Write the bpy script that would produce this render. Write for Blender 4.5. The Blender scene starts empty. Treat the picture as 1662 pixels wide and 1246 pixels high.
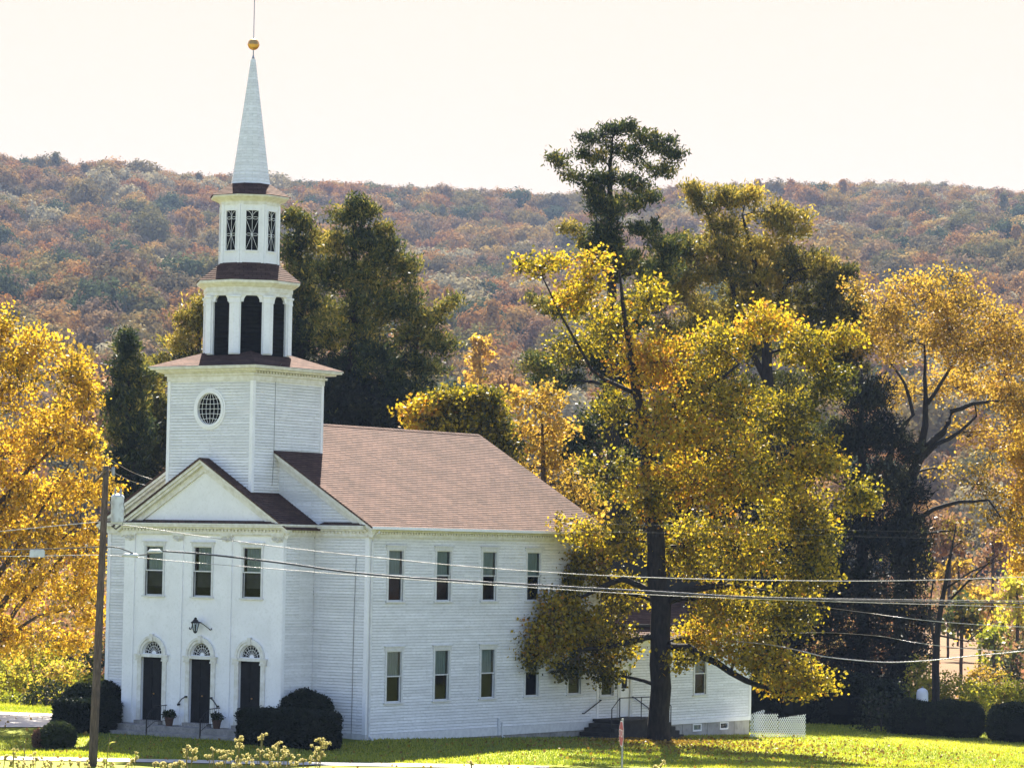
import bpy, math, random
import numpy as np
from mathutils import Vector, Matrix
R_ = math.radians
scene = bpy.context.scene
col = scene.collection

# ------------------------------------------------------------------ camera
F_PX = 5303.17; CX, CY = 831.0, 623.0
CAM = np.array([80.41, -95.734, 7.606])
_y, _p, _r = R_(35.235), R_(2.927), R_(-0.997)
Fv = np.array([-math.sin(_y)*math.cos(_p), math.cos(_y)*math.cos(_p), math.sin(_p)])
_R = np.array([math.cos(_y), math.sin(_y), 0.0]); _U = np.cross(_R, Fv)
Rv = math.cos(_r)*_R - math.sin(_r)*_U
Uv = math.cos(_r)*_U + math.sin(_r)*_R
Fh = np.array([-math.sin(_y), math.cos(_y), 0.0]); Rh = np.array([math.cos(_y), math.sin(_y), 0.0])
cd = bpy.data.cameras.new('camera'); cam = bpy.data.objects.new('camera', cd); col.objects.link(cam)
cd.sensor_width = 36; cd.lens = F_PX/1662*36; cd.clip_start = 1; cd.clip_end = 8000
cam.matrix_world = Matrix(((Rv[0], Uv[0], -Fv[0], CAM[0]), (Rv[1], Uv[1], -Fv[1], CAM[1]), (Rv[2], Uv[2], -Fv[2], CAM[2]), (0, 0, 0, 1)))
scene.camera = cam

def ray(u, v): return Fv + Rv*(u-CX)/F_PX - Uv*(v-CY)/F_PX
def at(u, v, D): return CAM + ray(u, v)*D
def onY(u, v, Y): d = ray(u, v); return CAM + d*(Y-CAM[1])/d[1]
def onX(u, v, X): d = ray(u, v); return CAM + d*(X-CAM[0])/d[0]

# ------------------------------------------------------------------ world, sun, exposure
SUN_EL, SUN_AZ = R_(44), R_(-37.5)
EXPO = 2.4
SKY = 0.06
sd = Vector((math.sin(SUN_AZ)*math.cos(SUN_EL), math.cos(SUN_AZ)*math.cos(SUN_EL), math.sin(SUN_EL)))
w = bpy.data.worlds.new('World'); scene.world = w; w.use_nodes = True
nt = w.node_tree; nt.nodes.clear()
out = nt.nodes.new('ShaderNodeOutputWorld'); bg = nt.nodes.new('ShaderNodeBackground'); bg.inputs[1].default_value = SKY
sky = nt.nodes.new('ShaderNodeTexSky'); sky.sky_type = 'NISHITA'; sky.sun_disc = False
sky.sun_elevation = SUN_EL; sky.sun_rotation = SUN_AZ; sky.dust_density = 1.0; sky.ozone_density = 2.5
tc = nt.nodes.new('ShaderNodeTexCoord'); dot = nt.nodes.new('ShaderNodeVectorMath'); dot.operation = 'DOT_PRODUCT'
nt.links.new(tc.outputs['Generated'], dot.inputs[0]); dot.inputs[1].default_value = (math.sin(SUN_AZ)*.95, math.cos(SUN_AZ)*.95, .31)
mr = nt.nodes.new('ShaderNodeMapRange'); mr.interpolation_type = 'SMOOTHSTEP'
mr.inputs['From Min'].default_value = 0.6; mr.inputs['From Max'].default_value = 0.92
nt.links.new(dot.outputs['Value'], mr.inputs['Value'])
mx = nt.nodes.new('ShaderNodeMix'); mx.data_type = 'RGBA'
k = 1.0/(SKY*2**EXPO)
mx.inputs['B'].default_value = (1.08*k, .905*k, .755*k, 1)     # bright hazy veil round the sun
nt.links.new(mr.outputs[0], mx.inputs['Factor']); tn = nt.nodes.new('ShaderNodeVectorMath'); tn.operation = 'MULTIPLY'; tn.inputs[1].default_value = (1.06, .96, 1.0); nt.links.new(sky.outputs[0], tn.inputs[0]); nt.links.new(tn.outputs[0], mx.inputs['A'])
nt.links.new(mx.outputs['Result'], bg.inputs[0]); nt.links.new(bg.outputs[0], out.inputs[0])
sl = bpy.data.lights.new('sun', 'SUN'); sun = bpy.data.objects.new('sun', sl); col.objects.link(sun)
sl.energy = 5.0; sl.angle = R_(0.5); sl.color = (1.0, .93, .80)
sun.rotation_euler = sd.to_track_quat('Z', 'Y').to_euler(); sun.location = (0, 0, 60)
scene.view_settings.view_transform = 'Standard'; scene.view_settings.look = 'None'
scene.view_settings.exposure = EXPO; scene.view_settings.gamma = 1; scene.view_settings.use_curve_mapping = False
scene.render.engine = 'CYCLES'
scene.cycles.max_bounces = 6; scene.cycles.diffuse_bounces = 3; scene.cycles.glossy_bounces = 2
scene.cycles.transmission_bounces = 4; scene.cycles.transparent_max_bounces = 8; scene.cycles.volume_bounces = 0

# ------------------------------------------------------------------ materials
def S(x): return tuple(((c/12.92) if c <= .04045 else ((c+.055)/1.055)**2.4) for c in x) + (1,)
def newmat(name):
    m = bpy.data.materials.new(name); m.use_nodes = True; n = m.node_tree; n.nodes.clear()
    o = n.nodes.new('ShaderNodeOutputMaterial'); return m, n, o
def mottled(name, c1, c2, scale=3, rough=.7, bump=0, bscale=30, metal=0, detail=5, spec=.3, coord='Object', stretch=(1, 1, 1), lo=.35, hi=.65, c3=None, s3=20):
    m, n, o = newmat(name); L = n.links
    b = n.nodes.new('ShaderNodeBsdfPrincipled'); L.new(b.outputs[0], o.inputs[0])
    tcn = n.nodes.new('ShaderNodeTexCoord'); mp = n.nodes.new('ShaderNodeMapping'); mp.inputs['Scale'].default_value = stretch
    L.new(tcn.outputs[coord], mp.inputs[0])
    nz = n.nodes.new('ShaderNodeTexNoise'); nz.inputs['Scale'].default_value = scale; nz.inputs['Detail'].default_value = detail
    L.new(mp.outputs[0], nz.inputs['Vector'])
    r = n.nodes.new('ShaderNodeMapRange'); r.inputs['From Min'].default_value = lo; r.inputs['From Max'].default_value = hi
    L.new(nz.outputs['Fac'], r.inputs['Value'])
    mi = n.nodes.new('ShaderNodeMix'); mi.data_type = 'RGBA'; mi.inputs['A'].default_value = (*c1, 1); mi.inputs['B'].default_value = (*c2, 1)
    L.new(r.outputs[0], mi.inputs['Factor']); last = mi.outputs['Result']
    if c3:
        n3 = n.nodes.new('ShaderNodeTexNoise'); n3.inputs['Scale'].default_value = s3; n3.inputs['Detail'].default_value = 4; L.new(mp.outputs[0], n3.inputs['Vector'])
        r3 = n.nodes.new('ShaderNodeMapRange'); r3.inputs['From Min'].default_value = .5; r3.inputs['From Max'].default_value = .75; L.new(n3.outputs['Fac'], r3.inputs['Value'])
        m3 = n.nodes.new('ShaderNodeMix'); m3.data_type = 'RGBA'; m3.inputs['B'].default_value = (*c3, 1); L.new(last, m3.inputs['A']); L.new(r3.outputs[0], m3.inputs['Factor']); last = m3.outputs['Result']
    L.new(last, b.inputs['Base Color'])
    b.inputs['Roughness'].default_value = rough; b.inputs['Metallic'].default_value = metal; b.inputs['Specular IOR Level'].default_value = spec
    if bump:
        nb = n.nodes.new('ShaderNodeTexNoise'); nb.inputs['Scale'].default_value = bscale; nb.inputs['Detail'].default_value = 4; L.new(mp.outputs[0], nb.inputs['Vector'])
        bn = n.nodes.new('ShaderNodeBump'); bn.inputs['Strength'].default_value = bump; bn.inputs['Distance'].default_value = .03; L.new(nb.outputs['Fac'], bn.inputs['Height']); L.new(bn.outputs[0], b.inputs['Normal'])
    return m
LS = {'yellow_green_maple_leaves': .8, 'golden_maple_leaves': .7, 'pine_needles': 1.0, 'olive_gold_needles': .9, 'yellow_green_shrub_leaves': .8, 'dark_evergreen_needles': .6, 'amber_leaves': .72, 'grass_blades': .72}
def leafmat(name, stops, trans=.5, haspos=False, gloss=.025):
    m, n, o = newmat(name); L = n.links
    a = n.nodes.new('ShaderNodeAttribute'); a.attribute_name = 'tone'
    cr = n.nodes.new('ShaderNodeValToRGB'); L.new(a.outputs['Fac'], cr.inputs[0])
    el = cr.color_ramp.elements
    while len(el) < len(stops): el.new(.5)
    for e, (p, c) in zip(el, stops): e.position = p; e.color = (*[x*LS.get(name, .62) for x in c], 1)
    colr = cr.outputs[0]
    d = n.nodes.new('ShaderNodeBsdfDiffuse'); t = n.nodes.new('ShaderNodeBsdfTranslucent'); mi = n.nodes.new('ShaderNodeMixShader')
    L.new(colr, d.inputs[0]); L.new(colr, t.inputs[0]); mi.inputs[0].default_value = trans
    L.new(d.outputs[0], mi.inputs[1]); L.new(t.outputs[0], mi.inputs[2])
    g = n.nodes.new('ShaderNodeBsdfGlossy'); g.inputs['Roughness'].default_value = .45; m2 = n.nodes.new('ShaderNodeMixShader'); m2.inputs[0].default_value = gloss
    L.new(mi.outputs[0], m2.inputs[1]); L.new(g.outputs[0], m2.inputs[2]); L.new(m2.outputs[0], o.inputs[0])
    return m
M = {}
M['white'] = mottled('white_paint', (.82, .82, .83), (.76, .76, .77), 1.3, .55, .04, 25, c3=(.72, .72, .72), s3=9)
M['siding'] = mottled('white_clapboard_paint', (.83, .83, .83), (.73, .73, .73), 1.0, .6, .05, 18, stretch=(1, 1, 3), c3=(.64, .64, .62), s3=6)
def board_variation(m):
    n = m.node_tree; L = n.links; b = [x for x in n.nodes if x.type == 'BSDF_PRINCIPLED'][0]; src = b.inputs['Base Color'].links[0].from_socket
    uv = n.nodes.new('ShaderNodeUVMap'); uv.uv_map = 'UV'; br = n.nodes.new('ShaderNodeTexBrick'); L.new(uv.outputs[0], br.inputs['Vector']); br.inputs['Scale'].default_value = 1
    br.inputs['Brick Width'].default_value = 3.7; br.inputs['Row Height'].default_value = .112; br.inputs['Mortar Size'].default_value = .004; br.offset = .37; br.inputs['Color1'].default_value = (1, 1, 1, 1); br.inputs['Color2'].default_value = (.86, .86, .85, 1); br.inputs['Mortar'].default_value = (.6, .6, .6, 1)
    v = n.nodes.new('ShaderNodeVectorMath'); v.operation = 'MULTIPLY'; L.new(src, v.inputs[0]); L.new(br.outputs['Color'], v.inputs[1]); L.new(v.outputs[0], b.inputs['Base Color'])
board_variation(M['siding'])
M['trim'] = mottled('weathered_cream_trim_paint', (.74, .73, .70), (.60, .58, .52), 5, .6, .05, 25)
M['casing'] = mottled('window_casing_paint', (.66, .66, .65), (.56, .56, .56), 6, .6)
M['black'] = mottled('black_paint', (.008, .008, .009), (.014, .014, .015), 4, .65, spec=.1)
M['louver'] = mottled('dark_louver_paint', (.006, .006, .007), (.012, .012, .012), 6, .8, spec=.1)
M['iron'] = mottled('black_iron', (.012, .012, .013), (.03, .028, .026), 8, .5, metal=.3)
M['stone'] = mottled('grey_granite', (.30, .28, .26), (.20, .19, .18), 3, .85, .3, 15, c3=(.15, .14, .13), s3=14)
M['found'] = mottled('foundation_stone', (.34, .32, .30), (.22, .21, .19), 2, .9, .3, 9, c3=(.16, .15, .14), s3=5)
M['concrete'] = mottled('concrete', (.42, .40, .38), (.30, .29, .28), 1.2, .9, .15, 12, c3=(.25, .24, .23), s3=4)
M['gold'] = mottled('gilded_copper', (.75, .42, .12), (.55, .30, .10), 6, .38, metal=.85, spec=.5)
M['lead'] = mottled('grey_metal', (.35, .36, .37), (.25, .26, .27), 6, .45, metal=.7)
M['alu'] = mottled('bare_aluminium_cable', (.50, .48, .46), (.30, .29, .28), 9, .38, metal=.9)
M['cable'] = mottled('black_cable_sheath', (.015, .015, .016), (.03, .03, .03), 5, .35, spec=.6)
M['tank'] = mottled('grey_enamel', (.55, .60, .60), (.45, .49, .49), 2, .4, c3=(.36, .37, .36), s3=7)
M['pole'] = mottled('weathered_pole_wood', (.115, .085, .062), (.055, .042, .034), 6, .9, .5, 30, stretch=(4, 4, .4), c3=(.16, .12, .09), s3=8)
M['bark'] = mottled('dark_bark', (.030, .024, .020), (.012, .010, .009), 5, .95, .8, 20, stretch=(2, 2, .6))
M['bark2'] = mottled('grey_brown_bark', (.075, .058, .045), (.035, .028, .022), 5, .95, .6, 20, stretch=(2, 2, .6))
M['terra'] = mottled('flower_pot_clay', (.09, .045, .03), (.05, .03, .02), 8, .8)
M['curtain'] = mottled('pale_green_curtain', (.34, .40, .37), (.24, .29, .27), 3, .9, stretch=(14, 14, .6))
M['curtain_grey'] = mottled('grey_white_curtain', (.44, .45, .43), (.32, .33, .32), 3, .9, stretch=(14, 14, .6))
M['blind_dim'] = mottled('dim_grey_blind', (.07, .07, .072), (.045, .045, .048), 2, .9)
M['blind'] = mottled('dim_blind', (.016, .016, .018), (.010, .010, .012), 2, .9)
M['lattice'] = mottled('white_plastic_lattice', (.80, .80, .82), (.72, .73, .76), 4, .5)
M['red'] = mottled('faded_red_sign', (.42, .05, .05), (.30, .04, .05), 6, .5)
M['signw'] = mottled('sign_white', (.70, .66, .66), (.60, .56, .57), 6, .4)
M['asphalt'] = mottled('pale_worn_asphalt', (.26, .25, .24), (.20, .19, .185), .6, .9, .2, 30, coord='Object')
M['drive'] = mottled('pale_gravel_drive', (.50, .46, .42), (.38, .34, .31), .8, .95, .3, 20)
M['walk'] = mottled('pale_concrete_walk', (.42, .40, .36), (.34, .32, .29), 1.5, .9, .1, 20)
M['porch'] = mottled('dark_stained_porch_wood', (.022, .02, .018), (.04, .036, .032), 4, .85, .2)
M['tankw'] = mottled('white_enamel', (.8, .8, .8), (.7, .7, .7), 3, .4)

def roofmat():
    m, n, o = newmat('brown_asphalt_shingles'); L = n.links
    b = n.nodes.new('ShaderNodeBsdfPrincipled'); L.new(b.outputs[0], o.inputs[0]); b.inputs['Roughness'].default_value = .85; b.inputs['Specular IOR Level'].default_value = .06
    uv = n.nodes.new('ShaderNodeUVMap'); uv.uv_map = 'UV'
    br = n.nodes.new('ShaderNodeTexBrick'); L.new(uv.outputs[0], br.inputs['Vector']); br.inputs['Scale'].default_value = 1
    br.inputs['Brick Width'].default_value = .33; br.inputs['Row Height'].default_value = .145; br.inputs['Mortar Size'].default_value = .008
    br.inputs['Color1'].default_value = (.098, .063, .050, 1); br.inputs['Color2'].default_value = (.060, .038, .032, 1); br.inputs['Mortar'].default_value = (.022, .012, .010, 1)
    nz = n.nodes.new('ShaderNodeTexNoise'); nz.inputs['Scale'].default_value = .5; nz.inputs['Detail'].default_value = 6; L.new(uv.outputs[0], nz.inputs['Vector'])
    r = n.nodes.new('ShaderNodeMapRange'); r.inputs['From Min'].default_value = .3; r.inputs['From Max'].default_value = .7; r.inputs['To Min'].default_value = .8; r.inputs['To Max'].default_value = 1.2; L.new(nz.outputs[0], r.inputs['Value'])
    v = n.nodes.new('ShaderNodeVectorMath'); v.operation = 'SCALE'; L.new(br.outputs['Color'], v.inputs[0]); L.new(r.outputs[0], v.inputs['Scale']); L.new(v.outputs[0], b.inputs['Base Color'])
    gl = n.nodes.new('ShaderNodeBsdfGlossy'); gl.inputs['Roughness'].default_value = .6; v2 = n.nodes.new('ShaderNodeVectorMath'); v2.operation = 'MULTIPLY'; v2.inputs[1].default_value = (6.4, 5.0, 4.9); L.new(v.outputs[0], v2.inputs[0]); L.new(v2.outputs[0], gl.inputs[0])
    ms = n.nodes.new('ShaderNodeMixShader'); ms.inputs[0].default_value = .02; L.new(b.outputs[0], ms.inputs[1]); L.new(gl.outputs[0], ms.inputs[2]); L.new(ms.outputs[0], o.inputs[0])
    n2 = n.nodes.new('ShaderNodeTexNoise'); n2.inputs['Scale'].default_value = 40; L.new(uv.outputs[0], n2.inputs['Vector'])
    bn = n.nodes.new('ShaderNodeBump'); bn.inputs['Strength'].default_value = .4; bn.inputs['Distance'].default_value = .01; L.new(n2.outputs[0], bn.inputs['Height']); L.new(bn.outputs[0], b.inputs['Normal'])
    return m
M['roof'] = roofmat()
def glassmat():
    m, n, o = newmat('window_glass'); L = n.links
    t = n.nodes.new('ShaderNodeBsdfTransparent'); t.inputs[0].default_value = (.8, .84, .84, 1); g = n.nodes.new('ShaderNodeBsdfGlossy'); g.inputs['Roughness'].default_value = .03
    g.inputs[0].default_value = (.40, .42, .44, 1)
    fz = n.nodes.new('ShaderNodeFresnel'); fz.inputs[0].default_value = 1.45
    tcn = n.nodes.new('ShaderNodeTexCoord'); nz = n.nodes.new('ShaderNodeTexNoise'); nz.inputs['Scale'].default_value = 2.2; L.new(tcn.outputs['Object'], nz.inputs['Vector'])
    bn = n.nodes.new('ShaderNodeBump'); bn.inputs['Strength'].default_value = .25; bn.inputs['Distance'].default_value = .02; L.new(nz.outputs[0], bn.inputs['Height']); L.new(bn.outputs[0], g.inputs['Normal'])
    mi = n.nodes.new('ShaderNodeMixShader'); L.new(fz.outputs[0], mi.inputs[0]); L.new(t.outputs[0], mi.inputs[1]); L.new(g.outputs[0], mi.inputs[2]); L.new(mi.outputs[0], o.inputs[0])
    return m
M['glass'] = glassmat()

# ------------------------------------------------------------------ helpers
class MB:
    def __init__(s): s.v = []; s.f = []; s.uv = []
    def quad(s, *pts, uv=None):
        b = len(s.v); s.v += [tuple(float(c) for c in q) for q in pts]; s.f.append(tuple(range(b, b+len(pts)))); s.uv += list(uv) if uv else [(q[0]+q[1], q[2]) for q in pts]
    def box(s, x0, x1, y0, y1, z0, z1):
        P = [(x0, y0, z0), (x1, y0, z0), (x1, y1, z0), (x0, y1, z0), (x0, y0, z1), (x1, y0, z1), (x1, y1, z1), (x0, y1, z1)]
        for f in ((0, 3, 2, 1), (4, 5, 6, 7), (0, 1, 5, 4), (1, 2, 6, 5), (2, 3, 7, 6), (3, 0, 4, 7)): s.quad(*[P[i] for i in f])
        return s
    def obox(s, O, A, B, C):      # box from corner O with edge vectors
        O, A, B, C = map(np.array, (O, A, B, C))
        P = [O, O+A, O+A+B, O+B, O+C, O+A+C, O+A+B+C, O+B+C]
        for f in ((0, 3, 2, 1), (4, 5, 6, 7), (0, 1, 5, 4), (1, 2, 6, 5), (2, 3, 7, 6), (3, 0, 4, 7)): s.quad(*[P[i] for i in f])
        return s
    def prism(s, base, d):        # extrude polygon by vector
        base = [np.array(q, float) for q in base]; d = np.array(d, float); top = [q+d for q in base]; n = len(base)
        s.quad(*base[::-1]); s.quad(*top)
        for i in range(n): s.quad(base[i], base[(i+1) % n], top[(i+1) % n], top[i])
        return s
    def tube(s, pts, rad, n=6, caps=True):
        pts = [np.array(q, float) for q in pts]
        if np.isscalar(rad): rad = [rad]*len(pts)
        rings = []; up = np.array([0, 0, 1.0])
        for i, q in enumerate(pts):
            t = pts[min(i+1, len(pts)-1)]-pts[max(i-1, 0)]; t = t/(np.linalg.norm(t)+1e-9)
            a = up if abs(t[2]) < .9 else np.array([1.0, 0, 0]); x = np.cross(a, t); x /= np.linalg.norm(x); y = np.cross(t, x)
            rings.append([q+rad[i]*(math.cos(2*math.pi*k/n)*x+math.sin(2*math.pi*k/n)*y) for k in range(n)])
        b = len(s.v)
        for r in rings:
            for q in r: s.v.append(tuple(q))
        for i in range(len(rings)-1):
            for k in range(n):
                f = (b+i*n+k, b+i*n+(k+1) % n, b+(i+1)*n+(k+1) % n, b+(i+1)*n+k); s.f.append(f); s.uv += [(0, 0)]*4
        if caps:
            s.f.append(tuple(b+k for k in range(n))[::-1]); s.uv += [(0, 0)]*n
            s.f.append(tuple(b+(len(rings)-1)*n+k for k in range(n))); s.uv += [(0, 0)]*n
        return s
    def lathe(s, c, prof, n=16, phase=0, axis=None):   # prof: (r, z)
        b = len(s.v)
        for r, z in prof:
            for k in range(n):
                a = phase+2*math.pi*k/n; s.v.append((c[0]+r*math.cos(a), c[1]+r*math.sin(a), c[2]+z))
        for i in range(len(prof)-1):
            for k in range(n):
                s.f.append((b+i*n+k, b+i*n+(k+1) % n, b+(i+1)*n+(k+1) % n, b+(i+1)*n+k)); s.uv += [(0, 0)]*4
        s.f.append(tuple(b+k for k in range(n))[::-1]); s.uv += [(0, 0)]*n
        s.f.append(tuple(b+(len(prof)-1)*n+k for k in range(n))); s.uv += [(0, 0)]*n
        return s
    def build(s, name, mat, parent=None, smooth=False):
        me = bpy.data.meshes.new(name); me.from_pydata(s.v, [], s.f); l = me.uv_layers.new(name='UV')
        l.data.foreach_set('uv', np.array(s.uv, np.float32).ravel()); me.materials.append(mat)
        if smooth: me.polygons.foreach_set('use_smooth', [True]*len(me.polygons))
        me.update(); o = bpy.data.objects.new(name, me); col.objects.link(o)
        if parent: o.parent = parent; o.matrix_parent_inverse = Matrix.Translation(-Vector(wloc(parent)))
        return o
def wloc(o):
    v = Vector(o.location)
    return v
def tag(o, label, cat, group=None, kind=None):
    if label: o['label'] = label
    if cat: o['category'] = cat
    if group: o['group'] = group
    if kind: o['kind'] = kind
    return o
def thing(name, label, cat, loc=(0, 0, 0), group=None):
    o = bpy.data.objects.new(name, None); o.empty_display_size = .3; col.objects.link(o); o.location = Vector([float(c) for c in loc]); return tag(o, label, cat, group)

def laps(mb, O, U, V, N, h, step, lip, iv, gap=0):
    """overlapping courses on the plane O + u*U + v*V, outward N; iv(v) -> list of (u0,u1)"""
    O, U, V, N = [np.array(a, float) for a in (O, U, V, N)]
    nrow = max(1, int(round(h/step))); st = h/nrow
    for i in range(nrow):
        a, b = i*st, (i+1)*st
        ia, ib = iv(a+1e-4), iv(b-1e-4)
        if len(ia) != len(ib): ib = ia = iv((a+b)/2)
        for (p0, p1), (q0, q1) in zip(ia, ib):
            if p1-p0 < 1e-3 and q1-q0 < 1e-3: continue
            A, B = O+U*p0+V*(a+gap)+N*lip, O+U*p1+V*(a+gap)+N*lip; C, D = O+U*q1+V*b, O+U*q0+V*b
            mb.quad(A, B, C, D, uv=[(p0, a), (p1, a), (q1, b-1e-4), (q0, b-1e-4)])
            if gap:
                A0, B0 = A-N*.03+V*.004, B-N*.03+V*.004
            else: A0, B0 = O+U*p0+V*a, O+U*p1+V*a
            mb.quad(A0, B0, B, A, uv=[(p0, a), (p1, a), (p1, a), (p0, a)])
            mb.quad(A, D, A0); mb.quad(B, B0, C)
def minus(iv, holes, v):
    for (u0, u1, a, b) in holes:
        if a <= v <= b:
            nv = []
            for p, q in iv:
                if u1 <= p or u0 >= q: nv.append((p, q)); continue
                if u0 > p: nv.append((p, u0))
                if u1 < q: nv.append((u1, q))
            iv = nv
    return iv

# ------------------------------------------------------------------ terrain
def sm(a, b, x): t = np.clip((x-a)/(b-a), 0, 1); return t*t*(3-2*t)
def ds(X, Y):
    dx = X-CAM[0]; dy = Y-CAM[1]; return dx*Fh[0]+dy*Fh[1], dx*Rh[0]+dy*Rh[1]
_hs = np.array([-700, 0, 150, 370, 600, 760, 900, 1130, 1300, 1500, 1662, 2400.])
_hy = np.array([276, 265, 270, 281, 293, 304, 310, 299, 293, 291, 303, 321.])
RIDGE = 1650.0
def ridge_z(ang):   # ang = s/d
    u = 831+ang*F_PX
    y = np.interp(u, _hs, _hy); hz = 894+(u-831)*.0174
    return CAM[2]+(hz-y)*RIDGE/F_PX - 17
def gz(X, Y):
    X = np.asarray(X, float); Y = np.asarray(Y, float); d, s = ds(X, Y)
    a = np.where(Y > 0, .60-.029*np.minimum(Y, 38), np.where(Y > -4, .60+.045*Y, np.maximum(-.12, .42+.1*(Y+4))))
    a = a-.03*np.clip(X-6.4, 0, 25)
    a = a*(1-sm(150, 185, d)); 
    z = .28+(a-.28)*sm(114, 121, d)
    bank = np.interp(d, [-60, 5, 27, 60, 80, 91], [6.2, 6.0, 4.55, 2.2, .9, .28])
    z = np.where(d < 91, bank, z)
    ang = s/np.maximum(d, 60)
    t = np.clip((d-480)/(RIDGE-480), 0, 1)
    prof = t*.75+.25*t*t*(3-2*t)
    wob = (np.sin(s*.014+d*.004)*4.5+np.sin(s*.006-d*.0075+1.3)*6)*sm(520, 800, d)*(1-sm(1350, 1650, d))
    z = z+np.where(d > 480, prof*ridge_z(ang)+wob, 0)
    z = z-np.where(d > RIDGE, (d-RIDGE)*.10, 0)
    return z
def gzf(X, Y): return float(gz(X, Y))

def grid(name, dv, sv, mat, polar=False, zoff=0, kind='structure'):
    D, Sx = np.meshgrid(dv, sv, indexing='ij')
    Sd = Sx*D if polar else Sx
    X = CAM[0]+Fh[0]*D+Rh[0]*Sd; Y = CAM[1]+Fh[1]*D+Rh[1]*Sd; Z = gz(X, Y)+zoff
    V = np.stack([X, Y, Z], -1).reshape(-1, 3); n, m_ = D.shape
    idx = np.arange(n*m_).reshape(n, m_); Fq = np.stack([idx[:-1, :-1], idx[:-1, 1:], idx[1:, 1:], idx[1:, :-1]], -1).reshape(-1, 4)
    me = fast_mesh(name, V, Fq, mat); me.polygons.foreach_set('use_smooth', np.ones(len(Fq), bool))
    o = bpy.data.objects.new(name, me); col.objects.link(o); o['kind'] = kind; return o
def fast_mesh(name, V, Fq, mat, tone=None):
    me = bpy.data.meshes.new(name); k = Fq.shape[1]
    me.vertices.add(len(V)); me.vertices.foreach_set('co', V.astype(np.float32).ravel())
    me.loops.add(Fq.size); me.loops.foreach_set('vertex_index', Fq.astype(np.int32).ravel())
    me.polygons.add(len(Fq)); me.polygons.foreach_set('loop_start', np.arange(0, Fq.size, k, dtype=np.int32))
    me.update(calc_edges=True); me.validate()
    if tone is not None:
        a = me.attributes.new('tone', 'FLOAT', 'FACE'); a.data.foreach_set('value', np.clip(tone, 0, 1).astype(np.float32))
    me.materials.append(mat); return me

def lawnmat():
    m, n, o = newmat('grass_ground'); L = n.links
    b = n.nodes.new('ShaderNodeBsdfPrincipled'); L.new(b.outputs[0], o.inputs[0]); b.inputs['Roughness'].default_value = .9; b.inputs['Specular IOR Level'].default_value = .1
    g = n.nodes.new('ShaderNodeNewGeometry')
    def nz(sc, det=5, rough=.6):
        q = n.nodes.new('ShaderNodeTexNoise'); q.inputs['Scale'].default_value = sc; q.inputs['Detail'].default_value = det; q.inputs['Roughness'].default_value = rough; L.new(g.outputs['Position'], q.inputs['Vector']); return q.outputs['Fac']
    def ramp(f, stops):
        c = n.nodes.new('ShaderNodeValToRGB'); L.new(f, c.inputs[0]); e = c.color_ramp.elements
        while len(e) < len(stops): e.new(.5)
        for x, (p, cc) in zip(e, stops): x.position = p; x.color = (*cc, 1)
        return c.outputs[0]
    lawn = ramp(nz(.35, 8, .7), [(.3, (.050, .080, .005)), (.5, (.095, .115, .006)), (.62, (.13, .13, .008)), (.75, (.13, .10, .018))])
    mead = ramp(nz(.12, 8, .7), [(.35, (.10, .042, .022)), (.5, (.15, .085, .035)), (.65, (.09, .06, .025)), (.75, (.05, .045, .012))])
    # distance along the view separates lawn from meadow
    dp = n.nodes.new('ShaderNodeVectorMath'); dp.operation = 'DOT_PRODUCT'; L.new(g.outputs['Position'], dp.inputs[0]); dp.inputs[1].default_value = tuple(Fh)
    c0 = float(np.dot(CAM, Fh))
    mr_ = n.nodes.new('ShaderNodeMapRange'); mr_.inputs['From Min'].default_value = c0+158; mr_.inputs['From Max'].default_value = c0+172; L.new(dp.outputs['Value'], mr_.inputs['Value'])
    mi = n.nodes.new('ShaderNodeMix'); mi.data_type = 'RGBA'; L.new(mr_.outputs[0], mi.inputs['Factor']); L.new(lawn, mi.inputs['A']); L.new(mead, mi.inputs['B']); L.new(mi.outputs['Result'], b.inputs['Base Color'])
    bn = n.nodes.new('ShaderNodeBump'); bn.inputs['Strength'].default_value = .5; bn.inputs['Distance'].default_value = .06; L.new(nz(9, 4), bn.inputs['Height']); L.new(bn.outputs[0], b.inputs['Normal'])
    gl = n.nodes.new('ShaderNodeBsdfGlossy'); gl.inputs['Roughness'].default_value = .62; gl.inputs[0].default_value = (.75, .78, .12, 1)     # blades shine against the light
    ms = n.nodes.new('ShaderNodeMixShader'); fm = n.nodes.new('ShaderNodeMath'); fm.operation = 'MULTIPLY_ADD'; fm.inputs[1].default_value = -.05; fm.inputs[2].default_value = .05; L.new(mr_.outputs[0], fm.inputs[0]); L.new(fm.outputs[0], ms.inputs[0]); L.new(b.outputs[0], ms.inputs[1]); L.new(gl.outputs[0], ms.inputs[2]); L.new(ms.outputs[0], o.inputs[0])
    return m
M['lawn'] = lawnmat()
M['forestfloor'] = mottled('forest_floor', (.06, .045, .03), (.035, .035, .02), .05, 1, 0, coord='Object')
s_all = np.unique(np.concatenate([np.arange(-60, 60.1, 1.5), np.linspace(-420, -60, 40), np.linspace(60, 420, 40)]))
d_all = np.unique(np.concatenate([np.arange(-60, 100, 4), np.arange(100, 125, .5), np.arange(125, 190, 1.5), np.arange(190, 352, 6), [350]]))
d_all = d_all[d_all <= 350]
grid('ground', d_all, s_all, M['lawn'])
grid('hillside', np.concatenate([np.linspace(350, 480, 8)[:-1], np.linspace(480, 1650, 60), np.linspace(1680, 2100, 10)]), np.linspace(-1.15, 1.15, 120), M['forestfloor'], polar=True)
def strip(name, d0, d1, s0, s1, mat, z, nd=12, ns=120): return grid(name, np.linspace(d0, d1, nd), np.linspace(s0, s1, ns), mat, zoff=z)
strip('road', 93, 103.5, -160, 160, M['asphalt'], .03)
strip('sidewalk', 110.6, 112.2, -160, 1.5, M['walk'], .03)
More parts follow.
